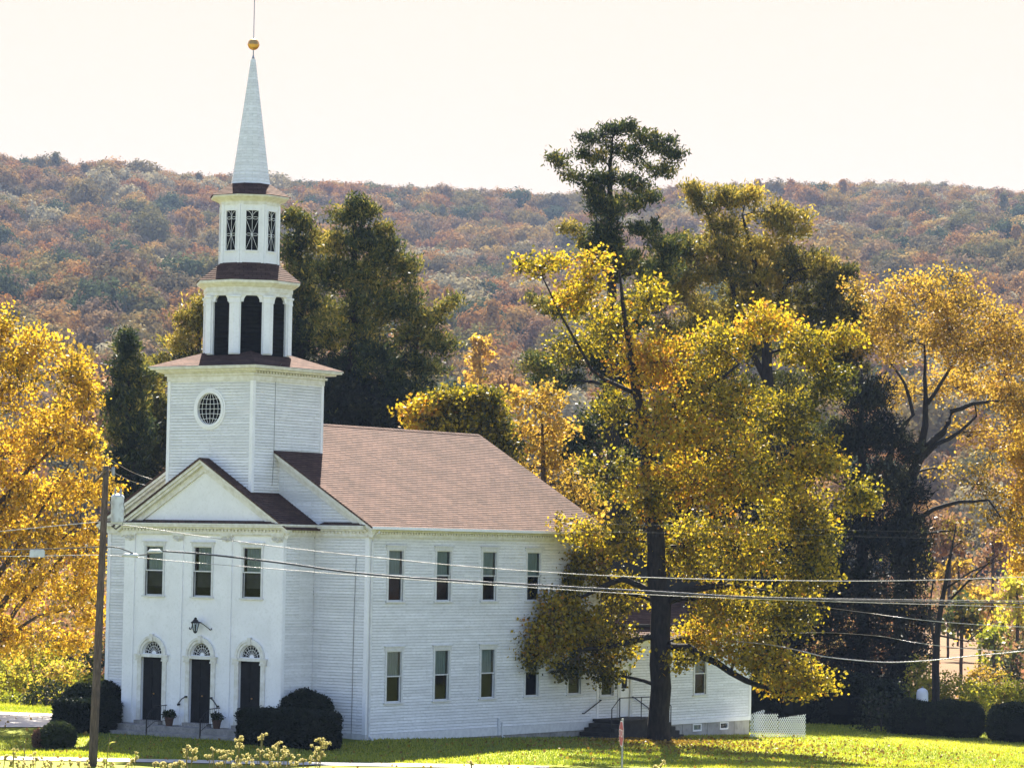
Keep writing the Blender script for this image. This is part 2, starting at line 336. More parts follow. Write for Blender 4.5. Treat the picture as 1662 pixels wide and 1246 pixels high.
# driveway beside the church
def poly_sheet(name, pts, mat, z, n=24):
    (a, b, c, d) = [np.array(q, float) for q in pts]; V = []
    for i in range(n+1):
        for j in range(n+1):
            s, t = i/n, j/n; q = (a*(1-s)+b*s)*(1-t)+(d*(1-s)+c*s)*t; V.append((q[0], q[1], gzf(q[0], q[1])+z))
    V = np.array(V); idx = np.arange((n+1)**2).reshape(n+1, n+1); Fq = np.stack([idx[:-1, :-1], idx[:-1, 1:], idx[1:, 1:], idx[1:, :-1]], -1).reshape(-1, 4)
    me = fast_mesh(name, V, Fq, mat); o = bpy.data.objects.new(name, me); col.objects.link(o); o['kind'] = 'structure'; return o
def gnd(u, v, z=.2):
    d = ray(u, v); t = (z-CAM[2])/d[2]; return (CAM+d*t)[:2]
poly_sheet('driveway', [gnd(92, 1193), gnd(104, 1168), gnd(-400, 1158), gnd(-400, 1182)], M['drive'], .035)

# ------------------------------------------------------------------ church
W, L, q, P = 6.437, 15.453, 1.835, 3.889
CH = thing('church', 'white clapboard church with a tall belfry and spire and brown shingled roofs', 'church', (0, 0, .5))
XF = np.array([1., 0, 0]); YF = np.array([0, 1., 0]); ZF = np.array([0, 0, 1.])
SK = .77; EZ = 8.45; AP = 12.37; EV = 6.63
slope = (AP-EZ)/EV
STEP = .112; LIP = .02; GAP = .008

def sash_window(X, Y, zc0, zc1, wid, face, dark=False, curtain=True, label=None, casing=.11):
    """double hung window; (X,Y) is the centre on the wall; face: 'S' = front (-Y), 'E' = side (+X)"""
    if face == 'S': U = XF; N = -YF
    else: U = YF; N = XF
    O = np.array([X, Y, 0.]); h = wid/2
    fr = MB()
    def b(m, u0, u1, z0, z1, n0, n1): m.obox(O+U*u0+ZF*z0+N*n0, U*(u1-u0), ZF*(z1-z0), N*(n1-n0))
    c = casing
    b(fr, -h-c, -h, zc0-.02, zc1, -.12, .035); b(fr, h, h+c, zc0-.02, zc1, -.12, .035)
    b(fr, -h-c-.03, h+c+.03, zc1, zc1+.14, -.12, .045); b(fr, -h-c-.07, h+c+.07, zc1+.14, zc1+.185, -.1, .09)
    b(fr, -h-c-.05, h+c+.05, zc0-.08, zc0-.02, -.12, .075)
    f = fr.build('window', M['casing'], CH)
    zm = (zc0+zc1)/2
    sa = MB(); t = .035
    for z0, z1, n in ((zm-.02, zc1, .0), (zc0-.02, zm+.02, -.045)):
        b(sa, -h, -h+t, z0, z1, n-.03, n); b(sa, h-t, h, z0, z1, n-.03, n); b(sa, -h+t, h-t, z1-t, z1, n-.03, n-.002); b(sa, -h+t, h-t, z0, z0+t+.01, n-.03, n-.002)
    sa.build('sash', M['casing'], f)
    for z0, z1, n in ((zm+.015, zc1-t, -.016), (zc0+t, zm-.02, -.061)):
        g = MB(); A = O-U*(h-t)+ZF*z0+N*n; g.quad(A, A+U*(wid-2*t), A+U*(wid-2*t)+ZF*(z1-z0), A+ZF*(z1-z0)); g.build('pane', M['glass'], f)
    cu = MB(); A = O-U*h+N*(-.11)
    cg = [.08, .13, .05, .10, .16, .07][int(abs(X*7+Y*5+zc0*3)) % 6]; cm = M['curtain'] if int(abs(Y*11+zc0*5)) % 3 else M['curtain_grey']
    if curtain:
        nn = 14
        for i in range(nn):
            u0, u1 = -h+cg+(wid-cg-.02)*i/nn, -h+cg+(wid-cg-.02)*(i+1)/nn; n0, n1 = -.13+(.02 if i % 2 else 0), -.13+(0 if i % 2 else .02)
            cu.quad(O+U*u0+N*n0+ZF*(zm-.03), O+U*u1+N*n1+ZF*(zm-.03), O+U*u1+N*n1+ZF*zc1, O+U*u0+N*n0+ZF*zc1)
        cu.build('curtain', cm, f)
    bl = MB(); bl.obox(O-U*(h+.05)+N*(-.5)+ZF*(zc0-.1), U*(wid+.1), ZF*(zc1-zc0+.2), N*.02)
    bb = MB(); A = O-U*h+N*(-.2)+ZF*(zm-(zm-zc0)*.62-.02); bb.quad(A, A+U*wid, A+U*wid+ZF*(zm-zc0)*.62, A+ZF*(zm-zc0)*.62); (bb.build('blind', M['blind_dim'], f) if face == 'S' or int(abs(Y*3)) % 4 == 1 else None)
    return f

winY = [1.666+3.007*i for i in range(5)]
ZU = (5.69, 7.58); ZL = (1.93, 3.82)
side_holes = []
for yy in winY:
    for z0, z1 in (ZU, ZL): side_holes.append((yy-.45, yy+.45, z0-.03-SK, z1-SK))
side_holes.append((16.1-.44, 16.1+.44, 1.75-SK, 3.5-SK))
# main block walls
wl = MB()
zt = 8.12
laps(wl, (W, 0, SK), YF, ZF, XF, zt-SK, STEP, LIP, lambda v: minus([(0.12, L-.12)], [h for h in side_holes if h[1] < L], v), gap=GAP)
laps(wl, (-W, L, SK), -YF, ZF, -XF, zt-SK, STEP*2, LIP, lambda v: [(0, L)])
# front face outside the pavilion, up into the gable
def gable_iv(v):
    z = SK+v
    hw = W if z < EZ else max(0, (AP-z)/slope-.05)
    return [(-hw+.0, hw)]
def front_iv(v):
    z = SK+v; (a, b), = gable_iv(v)
    if z < 8.30: return [(-W+.12, -P), (P, W-.12)]
    return [(a, b)]
laps(wl, (0, 0, SK), XF, ZF, -YF, AP-SK, STEP, LIP, front_iv, gap=GAP)
laps(wl, (0, L, SK), -XF, ZF, YF, AP-SK, STEP*2, LIP, lambda v: gable_iv(v))
wl.build('clapboard_wall', M['siding'], CH)
# pavilion
pv = MB()
laps(pv, (P, -q, SK), YF, ZF, XF, zt-SK, STEP, LIP, lambda v: [(.12, q-.02)], gap=GAP)
pv.build('pavilion_side_wall', M['siding'], CH); pv = MB()
laps(pv, (-P, 0, SK), -YF, ZF, -XF, zt-SK, STEP, LIP, lambda v: [(0, q)], gap=GAP)
pv.build('pavilion_side_wall', M['siding'], CH)
DX = [-2.409, 0, 2.409]; DZ0, DZ1 = .98, 3.354; DW = .53; FR = .47; FB = 3.50
def arch_pts(cx, r, z, n=14, y=0): return [(cx+r*math.cos(math.pi*i/n), y, z+r*math.sin(math.pi*i/n)) for i in range(n+1)]
fw = MB(); Yf = -q
# front sheet in vertical pieces with door, fanlight and window openings
xs = [-P]
for dx in DX: xs += [dx-DW, dx+DW]
xs.append(P)
for i in range(0, 8, 2): fw.box(xs[i], xs[i+1], Yf, Yf+.12, .80, zt)
WZ0, WZ1 = 5.72, 7.58; WH = .44
for dx in DX:
    fw.box(dx-DW, dx-WH, Yf, Yf+.12, 5.6, zt); fw.box(dx+WH, dx+DW, Yf, Yf+.12, 5.6, zt); fw.box(dx-WH, dx+WH, Yf, Yf+.12, WZ1, zt); fw.box(dx-WH, dx+WH, Yf, Yf+.12, 5.6, WZ0-.02)
    fw.box(dx-DW, dx+DW, Yf, Yf+.12, DZ1, FB)
    pts = arch_pts(dx, FR, FB); top = 5.6
    for a, b in zip(pts[:-1], pts[1:]):
        fw.prism([(b[0], Yf, b[2]), (a[0], Yf, a[2]), (a[0], Yf, top), (b[0], Yf, top)], (0, .12, 0))
    fw.box(dx-DW, dx-FR, Yf, Yf+.12, FB, top); fw.box(dx+FR, dx+DW, Yf, Yf+.12, FB, top)
fw.build('pavilion_front_wall', M['white'], CH)
# pediment tympanum (flush board)
pd = MB(); HWp = 4.0; APp = 10.91; EZp = 8.49
pd.prism([(-HWp+.1, Yf+.02, EZp), (HWp-.1, Yf+.02, EZp), (0, Yf+.02, APp-.06)], (0, .1, 0)); pd.build('pediment_panel', M['white'], CH)
for i, dx in enumerate(DX):
    sash_window(dx, -q, WZ0, WZ1, .88, 'S', casing=.08)
for yy in winY:
    sash_window(W, yy, *ZU, .90, 'E'); sash_window(W, yy, *ZL, .90, 'E')
# corner boards, skirt, frieze
tb = MB()
def cb(x, y, sx, sy, z0=SK-.02, z1=8.12, w=.14, t=.03):
    tb.box(min(x, x+sx*t), max(x, x+sx*t), min(y-sy*t*-1, y-sy*w), max(y+sy*t, y-sy*w), z0, z1)
    tb.box(min(x-sx*w, x), max(x-sx*w, x), min(y, y+sy*t), max(y, y+sy*t), z0, z1)
for a_ in ((W, 0, 1, -1), (-W, 0, -1, -1), (W, L, 1, 1), (-W, L, -1, 1), (P, -q, 1, -1, .8), (-P, -q, -1, -1, .8)):
    tb = MB(); cb(*a_); tb.build('corner_board', M['white'], CH)
sk = MB()
sk.box(W-.02, W+.04, -.04, L+.03, SK-.32, SK+.0); sk.build('skirt_board', M['casing'], CH); sk = MB(); sk.box(P+.04, W-.02, -.04, .02, SK-.32, SK); sk.build('skirt_board', M['casing'], CH); sk = MB(); sk.box(-W-.04, -P-.04, -.04, .02, SK-.32, SK); sk.build('skirt_board', M['casing'], CH); sk = MB(); sk.box(P-.02, P+.04, -q-.02, -.05, SK-.2, SK)
sk.build('skirt_board', M['casing'], CH)
fz = MB()
# frieze boards + cornice, main and pavilion
def cornice(m, x0, x1, y0, y1, z0, sides, prof):
    for s in sides:
        for (n0, n1, a, b) in prof:
            if s == 'E': m.box(x1+.0, x1+n1, y0-.0, y1, z0+a, z0+b)
            if s == 'W': m.box(x0-n1, x0, y0, y1, z0+a, z0+b)
            if s == 'S': m.box(x0-(n1 if 'W' in sides else 0), x1+(n1 if 'E' in sides else 0), y0-n1, y0, z0+a, z0+b)
fr_prof = [(0, .05, -.13, -.10), (0, .09, -.095, .10), (0, .20, .104, .17), (0, .34, .174, .25), (0, .38, .254, .31)]
cornice(fz, -W, W, 0, L, EZ-.31, ['E', 'W'], fr_prof)
cornice(fz, P+.0, W, -.0, 0, EZ-.31, ['S'], fr_prof)
cornice(fz, -W, -P, -.0, 0, EZ-.31, ['S'], fr_prof)
cornice(fz, -P, P, -q, 0, EZ-.31, ['E', 'W', 'S'], fr_prof)
fz.build('cornice', M['trim'], CH)
dn = MB()
def dent3(p0, p1, n_, z0_):
    p0 = np.array([*p0, 0.]); p1 = np.array([*p1, 0.]); Ld = np.linalg.norm(p1-p0); d = (p1-p0)/Ld; nn = np.array([*n_, 0.])
    for i in range(int(Ld/.17)):
        a = p0+d*(i*.17+.04); dn.obox((a[0], a[1], z0_), d*.085, nn*.06, ZF*.075)
zd = EZ-.31+.02
dent3((-P-.09, -q-.09), (P+.09, -q-.09), (0, -1), zd); dent3((P+.09, -q), (P+.09, -.1), (1, 0), zd); dent3((P+.2, -.09), (W, -.09), (0, -1), zd); dent3((W+.09, 0), (W+.09, L), (1, 0), zd)
dn.build('dentil_course', M['trim'], CH)
# roofs
rf = MB()
def roof_slope(m, X0, Z0, X1, Z1, y0, y1, step=.145, lip=.012):
    d = np.array([X1-X0, 0, Z1-Z0]); Ls = np.linalg.norm(d); V = d/Ls; N = np.array([-V[2], 0, V[0]]) if V[0] > 0 else np.array([V[2], 0, -V[0]])
    if N[2] < 0: N = -N
    U = YF; laps(m, (X0, y0, Z0), U, V, N, Ls, step, lip, lambda v: [(0, y1-y0)])
ex = W+.42; ze = AP-slope*ex+.10
OV = .36
roof_slope(rf, ex, ze, 0, AP+.10, -OV, L+OV); roof_slope(rf, -ex, ze, 0, AP+.10, -OV, L+OV)
for sx in (1, -1):      # underside and verge thickness
    rf.prism([(sx*ex, -OV+.003, ze-.002), (0, -OV+.003, AP+.098), (0, -OV+.003, AP+.03), (sx*ex, -OV+.003, ze-.07)], (0, L+2*OV-.006, 0))
for i in range(int((L+2*OV)/.22)):      # ridge caps
    yy = -OV+i*.22
    for sx in (1, -1): rf.quad((0, yy, AP+.135), (0, yy+.24, AP+.12), (sx*.14, yy+.24, AP+.04), (sx*.14, yy, AP+.05), uv=[(yy, 0), (yy+.24, 0), (yy+.24, .14), (yy, .14)])
MR = rf.build('main_roof', M['roof'], CH)
pr = MB(); exp_ = P+.42; sp = (APp-EZp)/HWp; zep = APp-sp*exp_+.0
roof_slope(pr, exp_, zep, 0, APp, -q-OV, -.02); roof_slope(pr, -exp_, zep, 0, APp, -q-OV, -.02)
for sx in (1, -1): pr.prism([(sx*exp_, -q-OV+.003, zep-.002), (0, -q-OV+.003, APp-.002), (0, -q-OV+.003, APp-.06), (sx*exp_, -q-OV+.003, zep-.06)], (0, q+OV-.03, 0))
pr.build('portico_roof', M['roof'], CH)
lg = MB()     # shingled ledges on top of the horizontal cornices
lg.prism([(-P-.3, -q+.02, EZ+.12), (-P-.3, -q-.39, EZ+.008), (-P-.3, -q+.02, EZ+.008)], (2*P+.6, 0, 0))
lg.prism([(P+.42, .0, EZ+.12), (P+.42, -.39, EZ+.008), (P+.42, .0, EZ+.008)], (W-P-.35, 0, 0)); lg.prism([(-W, .0, EZ+.12), (-W, -.39, EZ+.008), (-W, .0, EZ+.008)], (W-P-.42, 0, 0))
lg.build('cornice_ledge', M['roof'], CH)
# raking cornices
rk = MB()
def rake(m, hw, ze_, za_, y, w_=.30, t_=.30, out=.0):
    for sx in (1, -1):
        d = np.array([-sx*hw, 0, za_-ze_]); ln = np.linalg.norm(d); d /= ln; n_ = np.array([d[2]*sx, 0, -d[0]*sx]);
        if n_[2] < 0: n_ = -n_
        A = np.array([sx*hw, y, ze_])
        for (n0, n1, y0, y1) in ((-.10, -.0, -.30, 0), (-.19, -.103, -.22, 0), (-.40, -.193, -.06, 0)):
            B = A+n_*n0; e = B+d*ln; # clip at centre line
            k_ = (0-e[0])/(d[0]+1e-9); e2 = B+d*(ln+k_)
            C0 = A+n_*n1; e3 = C0+d*ln; k3 = (0-e3[0])/d[0]; e4 = C0+d*(ln+k3)
            B = B+np.array([0, y0, 0]); e2 = e2+np.array([0, y0, 0]); C0 = C0+np.array([0, y0, 0]); e4 = e4+np.array([0, y0, 0])
            B[2] = max(B[2], ze_-.1+.0) if False else B[2]
            m.prism([B, e2, e4, C0], (0, y1-y0, 0))
rake(rk, exp_-.02, zep-.06, APp-.06, -q+.0); rake(rk, ex-.02, ze-.07, AP+.03, -.02)
rk.build('raking_cornice', M['trim'], CH)
# gutter and downspouts
gu = MB(); gu.box(ex+.0, ex+.10, -OV+.02, L+OV-.02, ze-.09, ze+.01); gu.build('gutter', M['white'], CH)
dsn = MB(); dsn.tube([(ex+.05, .05, ze-.06), (ex+.02, .05, ze-.2), (W+.12, .1, ze-.42), (W+.09, .12, ze-.6), (W+.09, .12, .78), (W+.13, .08, .68), (W+.45, -.12, .60)], .045, 8)
dsn.build('downspout', M['casing'], CH)
vp = MB(); vp.tube([(W+.06, 8.42, 1.12), (W+.06, 8.42, .45)], .05, 8).tube([(W+.06, 8.66, .95), (W+.06, 8.66, .42), (W+.14, 8.66, .38), (W+.22, 8.5, .38)], .035, 8); vp.build('vent_pipe', M['casing'], CH)
lc = MB()
lc.tube([onX(457, 590, 2.65), onX(447.5, 606, 2.12)], .012, 5)
lc.tube([(2.11, onX(u, v, 2.11)[1], onX(u, v, 2.11)[2]) for u, v in [(447.5, 606), (447, 640), (445.5, 690), (444.5, 740), (441.5, 788)]], .010, 5)
lc.tube([(onY(u, v, -.03)[0], -.035, onY(u, v, -.03)[2]) for u, v in [(513, 866), (508, 880), (508.5, 965), (507, 968), (505.5, 1062), (504, 1120)]], .015, 5)
lc.tube([(W-.55, -.035, 7.3), (W-.60, -.035, 5), (W-.62, -.035, .6)], .013, 5)
lc.build('lightning_cable', M['lead'], CH)
fd = MB(); fd.box(W-.25, W-.02, .0, L, -1.2, SK-.322); fd.box(-W+.02, W-.26, .03, .2, -1.2, SK-.322); fd.box(-W+.02, -W+.2, .21, L, -1.2, SK-.322)
fd.build('foundation', M['found'], CH)
# pilasters of the front with capitals
for px in (-3.64, -1.205, 1.205, 3.64):
    m = MB(); h = .235 if abs(px) < 2 else .25
    m.box(px-h, px+h, -q-.045, -q-.001, 1.28, 7.78); m.box(px-h-.06, px+h+.06, -q-.075, -q-.001, .86, 1.22); m.box(px-h-.03, px+h+.03, -q-.06, -q-.001, 1.22, 1.28)
    pl = m.build('pilaster', M['white'], CH)
    c = MB(); c.box(px-h-.05, px+h+.05, -q-.10, -q-.001, 7.98, 8.045); c.box(px-h, px+h, -q-.055, -q-.001, 7.78, 7.98)
    for sx in (-1, 1):
        pts = []
        for k2 in range(14):
            a = k2*.55; r = .085*(1-k2/16); pts.append((px+sx*(h-.06)+r*math.cos(a)*sx, -q-.075, 7.88+r*math.sin(a)))
        c.tube(pts, .017, 5)
        for zz, rr in ((7.80, .12), (7.85, .06)): c.tube([(px+sx*.02, -q-.06, zz-.03), (px+sx*rr, -q-.10, zz+.05), (px+sx*(rr+.05), -q-.08, zz+.11)], .018, 5)
    c.build('capital', M['trim'], pl)
# doors
for i, dx in enumerate(DX):
    Yd = -q+.10
    m = MB(); m.box(dx-DW-.0, dx+DW, Yd, Yd+.05, DZ0-.0, DZ1)
    dr = m.build('door', M['black'], CH)
    pn = MB()
    for sx in (-1, 1):
        for z0, z1 in ((DZ0+.15, DZ0+.75), (DZ0+.87, DZ0+1.6), (DZ0+1.72, DZ1-.12)):
            cx_ = dx+sx*.26; pn.box(cx_-.18, cx_+.18, Yd-.018, Yd-.001, z0, z1)
    pn.build('panel', M['black'], dr)
    kn = MB(); kn.lathe((dx+.06, Yd-.05, DZ0+1.0), [(.01, -.03), (.03, -.015), (.035, 0), (.03, .015), (.01, .03)], 10); kn.build('knob', M['gold'], dr)
    # surround
    s_ = MB()
    for sx in (-1, 1):
        xa, xb = sorted((dx+sx*DW, dx+sx*(DW+.20))); s_.box(xa, xb, -q-.05, -q-.001, .86, 3.22); xa, xb = sorted((dx+sx*(DW-.02), dx+sx*(DW+.27))); s_.box(xa, xb, -q-.10, -q-.001, 3.22, 3.28); s_.box(xa, xb, -q-.07, -q-.001, 3.285, 3.40); s_.box(xa-.03*(sx < 0), xb+.03*(sx > 0), -q-.13, -q-.001, 3.405, 3.47)
    s_.box(dx-DW+.02, dx+DW-.02, -q-.09, -q-.001, 3.36, 3.475)
    ou, inn = .70, .50
    for (ra, rb, th) in ((.50, .60, .06), (.602, .70, .09)):
        A_ = arch_pts(dx, ra, FB-.02, 20); B_ = arch_pts(dx, rb, FB-.02, 20)
        for k2 in range(20): s_.prism([(A_[k2][0], -q-th, A_[k2][2]), (B_[k2][0], -q-th, B_[k2][2]), (B_[k2+1][0], -q-th, B_[k2+1][2]), (A_[k2+1][0], -q-th, A_[k2+1][2])], (0, th-.001, 0))
    s_.prism([(dx-.055, -q-.13, FB+.46), (dx+.055, -q-.13, FB+.46), (dx+.08, -q-.13, FB+.74), (dx-.08, -q-.13, FB+.74)], (0, .125, 0))
    s_.build('door_surround', M['trim'], CH)
    fl = MB(); fl.prism([(a, Yd-.0, c_) for a, b_, c_ in arch_pts(dx, FR+.02, FB)], (0, .02, 0)); fo = fl.build('fanlight', M['louver'], CH)
    mu = MB(); Ym = Yd-.02
    for k2 in range(1, 9):
        a = math.pi*k2/9; mu.tube([(dx+.09*math.cos(a), Ym, FB+.09*math.sin(a)), (dx+.455*math.cos(a), Ym, FB+.455*math.sin(a))], .0085, 5)
    for r in (.10, .28):
        if r > .2:
            pts = []
            for k2 in range(9):
                a0, a1 = math.pi*k2/9, math.pi*(k2+1)/9
                for t_ in np.linspace(0, 1, 5): a = a0+(a1-a0)*t_; rr = .36-.05*math.sin(math.pi*t_)*-1; pts.append((dx+rr*math.cos(a), Ym, FB+rr*math.sin(a)))
            mu.tube(pts, .007, 4)
        mu.tube([(dx+r*math.cos(a), Ym, FB+r*math.sin(a)) for a in np.linspace(0, math.pi, 17)], .009, 5)
    mu.tube([(dx+.46*math.cos(a), Ym, FB+.46*math.sin(a)) for a in np.linspace(0, math.pi, 21)], .014, 5)
    mu.prism([(dx+.09*math.cos(a), Ym, FB+.09*math.sin(a)) for a in np.linspace(0, math.pi, 9)], (0, .01, 0))
    mu.build('muntin', M['white'], fo)

# ---- tower base
TH = 2.089; TY = -1.62; TC = TY+TH
OCR = .64
tw = MB(); TZ0, TZ1 = 8.6, 13.95
def tfront(v):
    z = TZ0+v; iv = [(-TH+.1, TH-.1)]; dz = abs(z-12.77)
    if dz < OCR: hw_ = math.sqrt(OCR**2-dz**2); iv = [(-TH+.1, -hw_), (hw_, TH-.1)]
    return iv
laps(tw, (0, TY, TZ0), XF, ZF, -YF, TZ1-TZ0, STEP, LIP, tfront, gap=GAP)
laps(tw, (TH, TY, TZ0), YF, ZF, XF, TZ1-TZ0, STEP, LIP, lambda v: [(.1, 2*TH-.1)], gap=GAP)
laps(tw, (0, TY+2*TH, TZ0), -XF, ZF, YF, TZ1-TZ0, STEP, LIP, lambda v: [(-TH, TH)], gap=GAP)
laps(tw, (-TH, TY+2*TH, TZ0), -YF, ZF, -XF, TZ1-TZ0, STEP, LIP, lambda v: [(0, 2*TH)], gap=GAP)
TW = tw.build('tower_wall', M['siding'], CH)
m = MB()
for (x, y, sx, sy) in ((TH, TY, 1, -1), (-TH, TY, -1, -1), (TH, TY+2*TH, 1, 1)):
    m = MB(); m.box(min(x, x+sx*.03), max(x, x+sx*.03), min(y+sy*.03, y-sy*.12), max(y+sy*.03, y-sy*.12), TZ0, TZ1); m.box(min(x, x-sx*.12), max(x, x-sx*.12), min(y, y+sy*.03), max(y, y+sy*.03), TZ0, TZ1)
    m.build('tower_corner_board', M['white'], TW)
m = MB()
for h, a, b in ((TH+.05, 13.82, 14.02), (TH+.12, 14.024, 14.10), (TH+.36, 14.19, 14.26), (TH+.52, 14.264, 14.33), (TH+.56, 14.334, 14.37)): m.box(-h, h, TC-h, TC+h, a, b)
m.prism([(-TH-.1, TC-TH-.1, 14.104), (TH+.1, TC-TH-.1, 14.104), (TH+.36, TC-TH-.36, 14.188), (-TH-.36, TC-TH-.36, 14.188)], (0, .1, 0))
m.build('tower_cornice', M['trim'], CH)
m = dn = MB()
dent3((-TH-.12, TC-TH-.12), (TH+.12, TC-TH-.12), (0, -1), 14.105); dent3((TH+.12, TC-TH-.12), (TH+.12, TC+TH+.12), (1, 0), 14.105); dn.build('dentil_course', M['trim'], CH)
def hip(m, c, h0, z0, h1, z1, n=4, phase=math.pi/4, step=.145, lip=.012, scale=None):
    """frustum of n faces; h = vertex radius"""
    for k_ in range(n):
        a0, a1 = phase+2*math.pi*k_/n, phase+2*math.pi*(k_+1)/n
        B0 = np.array([c[0]+h0*math.cos(a0), c[1]+h0*math.sin(a0), z0]); B1 = np.array([c[0]+h0*math.cos(a1), c[1]+h0*math.sin(a1), z0])
        T0 = np.array([c[0]+h1*math.cos(a0), c[1]+h1*math.sin(a0), z1]); T1 = np.array([c[0]+h1*math.cos(a1), c[1]+h1*math.sin(a1), z1])
        O = (B0+B1)/2; Tm = (T0+T1)/2; V = Tm-O; H = np.linalg.norm(V); V = V/H; U = (B1-B0); wb = np.linalg.norm(U)/2; U = U/(2*wb); wt = np.linalg.norm(T1-T0)/2; N = np.cross(U, V)
        laps(m, O, U, V, N, H, step, lip, lambda v, wb=wb, wt=wt, H=H: [(-(wb+(wt-wb)*v/H), wb+(wt-wb)*v/H)])
S2 = math.sqrt(2)
m = MB(); hip(m, (0, TC), (TH+.57)*S2, 14.376, 1.0*S2, 15.02); m.build('tower_roof', M['roof'], CH)
# oculus
m = MB(); Yo = TY
for (ra, rb, th) in ((.60, .70, .06), (.702, .78, .035)):
    for k2 in range(36):
        a, b = 2*math.pi*k2/36, 2*math.pi*(k2+1)/36
        m.prism([(rr*math.cos(t_), Yo-th, 12.77+rr*math.sin(t_)) for rr, t_ in ((ra, a), (rb, a), (rb, b), (ra, b))], (0, th+.04, 0))
oc = m.build('round_window', M['white'], CH)
m = MB(); m.prism([(.66*math.cos(2*math.pi*k2/36), Yo+.05, 12.77+.66*math.sin(2*math.pi*k2/36)) for k2 in range(36)], (0, .02, 0)); m.build('pane', M['louver'], oc)
m = MB()
for fx in (0, .33, .66, .9): 
    for sx in ((1,) if fx == 0 else (-1, 1)): m.tube([(sx*fx*.6*math.cos(a), Yo-.0, 12.77+.6*math.sin(a)) for a in np.linspace(-math.pi/2, math.pi/2, 15)], .009, 5)
for zz in (-.36, -.18, 0, .18, .36):
    hw_ = math.sqrt(.6**2-zz*zz); m.tube([(x, Yo-.0, 12.77+zz+zz*.35*(1-(x/.6)**2)*-0+zz*.3*(x/hw_)**2*.6) for x in np.linspace(-hw_, hw_, 13)], .009, 5)
m.build('muntin', M['white'], oc)

# ---- belfry
c0 = (0, TC); PH = math.pi/8
def octv(R, z, k_): a = PH+math.pi/4*k_; return np.array([c0[0]+R*math.cos(a), c0[1]+R*math.sin(a), z])
BZ0, BZ1 = 14.80, 17.30
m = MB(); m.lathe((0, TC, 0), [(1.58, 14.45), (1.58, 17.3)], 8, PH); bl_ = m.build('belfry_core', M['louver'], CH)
for k_ in range(8):     # louvre slats
    m = MB()
    A, B = octv(1.60, 0, k_), octv(1.60, 0, k_+1); mid = (A+B)/2; U = (B-A)/np.linalg.norm(B-A); N = mid-np.array([0, TC, 0]); N[2] = 0; N /= np.linalg.norm(N)
    z = 14.75
    while z < 17.0:
        m.obox(mid-U*.36+ZF*z-N*.03, U*.72, N*.06-ZF*.05, ZF*.02); z += .16
    m.build('louver', M['louver'], CH)
RB = 1.74
for k_ in range(8):     # arched fronts with pilasters
    A, B = octv(RB-.04, 0, k_), octv(RB-.04, 0, k_+1); mid = (A+B)/2; U = (B-A)/np.linalg.norm(B-A); N = np.array([mid[0], mid[1]-TC, 0]); N /= np.linalg.norm(N); hw_ = np.linalg.norm(B-A)/2
    f_ = MB(); base = mid*np.array([1, 1, 0])
    zs = 16.86; ra = .31; ow = .40
    for sx in (-1, 1): f_.obox(base+U*(sx*ow if sx > 0 else -hw_)+ZF*14.86-N*.10, U*(hw_-ow), N*.10, ZF*(zs-.0-14.86))
    ap = [(ra*math.cos(math.pi*i/12), zs+ra*math.sin(math.pi*i/12)) for i in range(13)]
    for (u1, z1), (u0, z0) in zip(ap[:-1], ap[1:]):
        f_.prism([base+U*u0+ZF*z0, base+U*u1+ZF*z1, base+U*u1+ZF*17.25, base+U*u0+ZF*17.25], -N*.10)
    for sx in (-1, 1): a_, b_ = sorted((sx*ra, sx*hw_)); f_.obox(base+U*a_+ZF*zs-N*.10, U*(b_-a_), N*.10, ZF*(17.25-zs))
    f_.build('belfry_arch', M['white'], CH)
for k_ in range(8):
    A = octv(RB, 0, k_); rad = np.array([A[0], A[1]-TC, 0]); rad /= np.linalg.norm(rad); A = A*np.array([1, 1, 0])
    f_ = MB(); t0 = (octv(RB, 0, k_+1)-octv(RB, 0, k_)); t0 /= np.linalg.norm(t0); t1 = (octv(RB, 0, k_-1)-octv(RB, 0, k_)); t1 /= np.linalg.norm(t1)
    for (wd, o_, za, zb) in ((.22, .035, 14.9, 16.80), (.25, .065, 16.803, 16.87), (.24, .05, 16.873, 17.02), (.28, .10, 17.023, 17.09)):
        q0 = A+rad*o_; f_.prism([q0+t1*wd, q0+t1*wd-rad*(o_+.06), A-rad*.08, q0+t0*wd-rad*(o_+.06), q0+t0*wd, q0], ZF*(zb-za)) if False else f_.prism([x+ZF*za for x in (q0, q0+t1*wd, A+t1*wd-rad*.06, A-rad*.06, A+t0*wd-rad*.06, q0+t0*wd)], ZF*(zb-za))
    f_.build('belfry_pilaster', M['white'], CH)
m = MB(); m.lathe((0, TC, 0), [(1.3, 17.10), (RB+.02, 17.10), (RB+.02, 17.24), (RB+.05, 17.25), (RB+.05, 17.42), (RB+.10, 17.44), (RB+.22, 17.52), (RB+.30, 17.56), (RB+.33, 17.62), (RB+.33, 17.67), (1.2, 17.67)], 8, PH); m.build('belfry_cornice', M['trim'], CH)
m = MB(); hip(m, (0, TC), RB+.36, 17.68, 1.12, 18.44, 8, PH, step=.13); m.build('belfry_roof', M['roof'], CH)
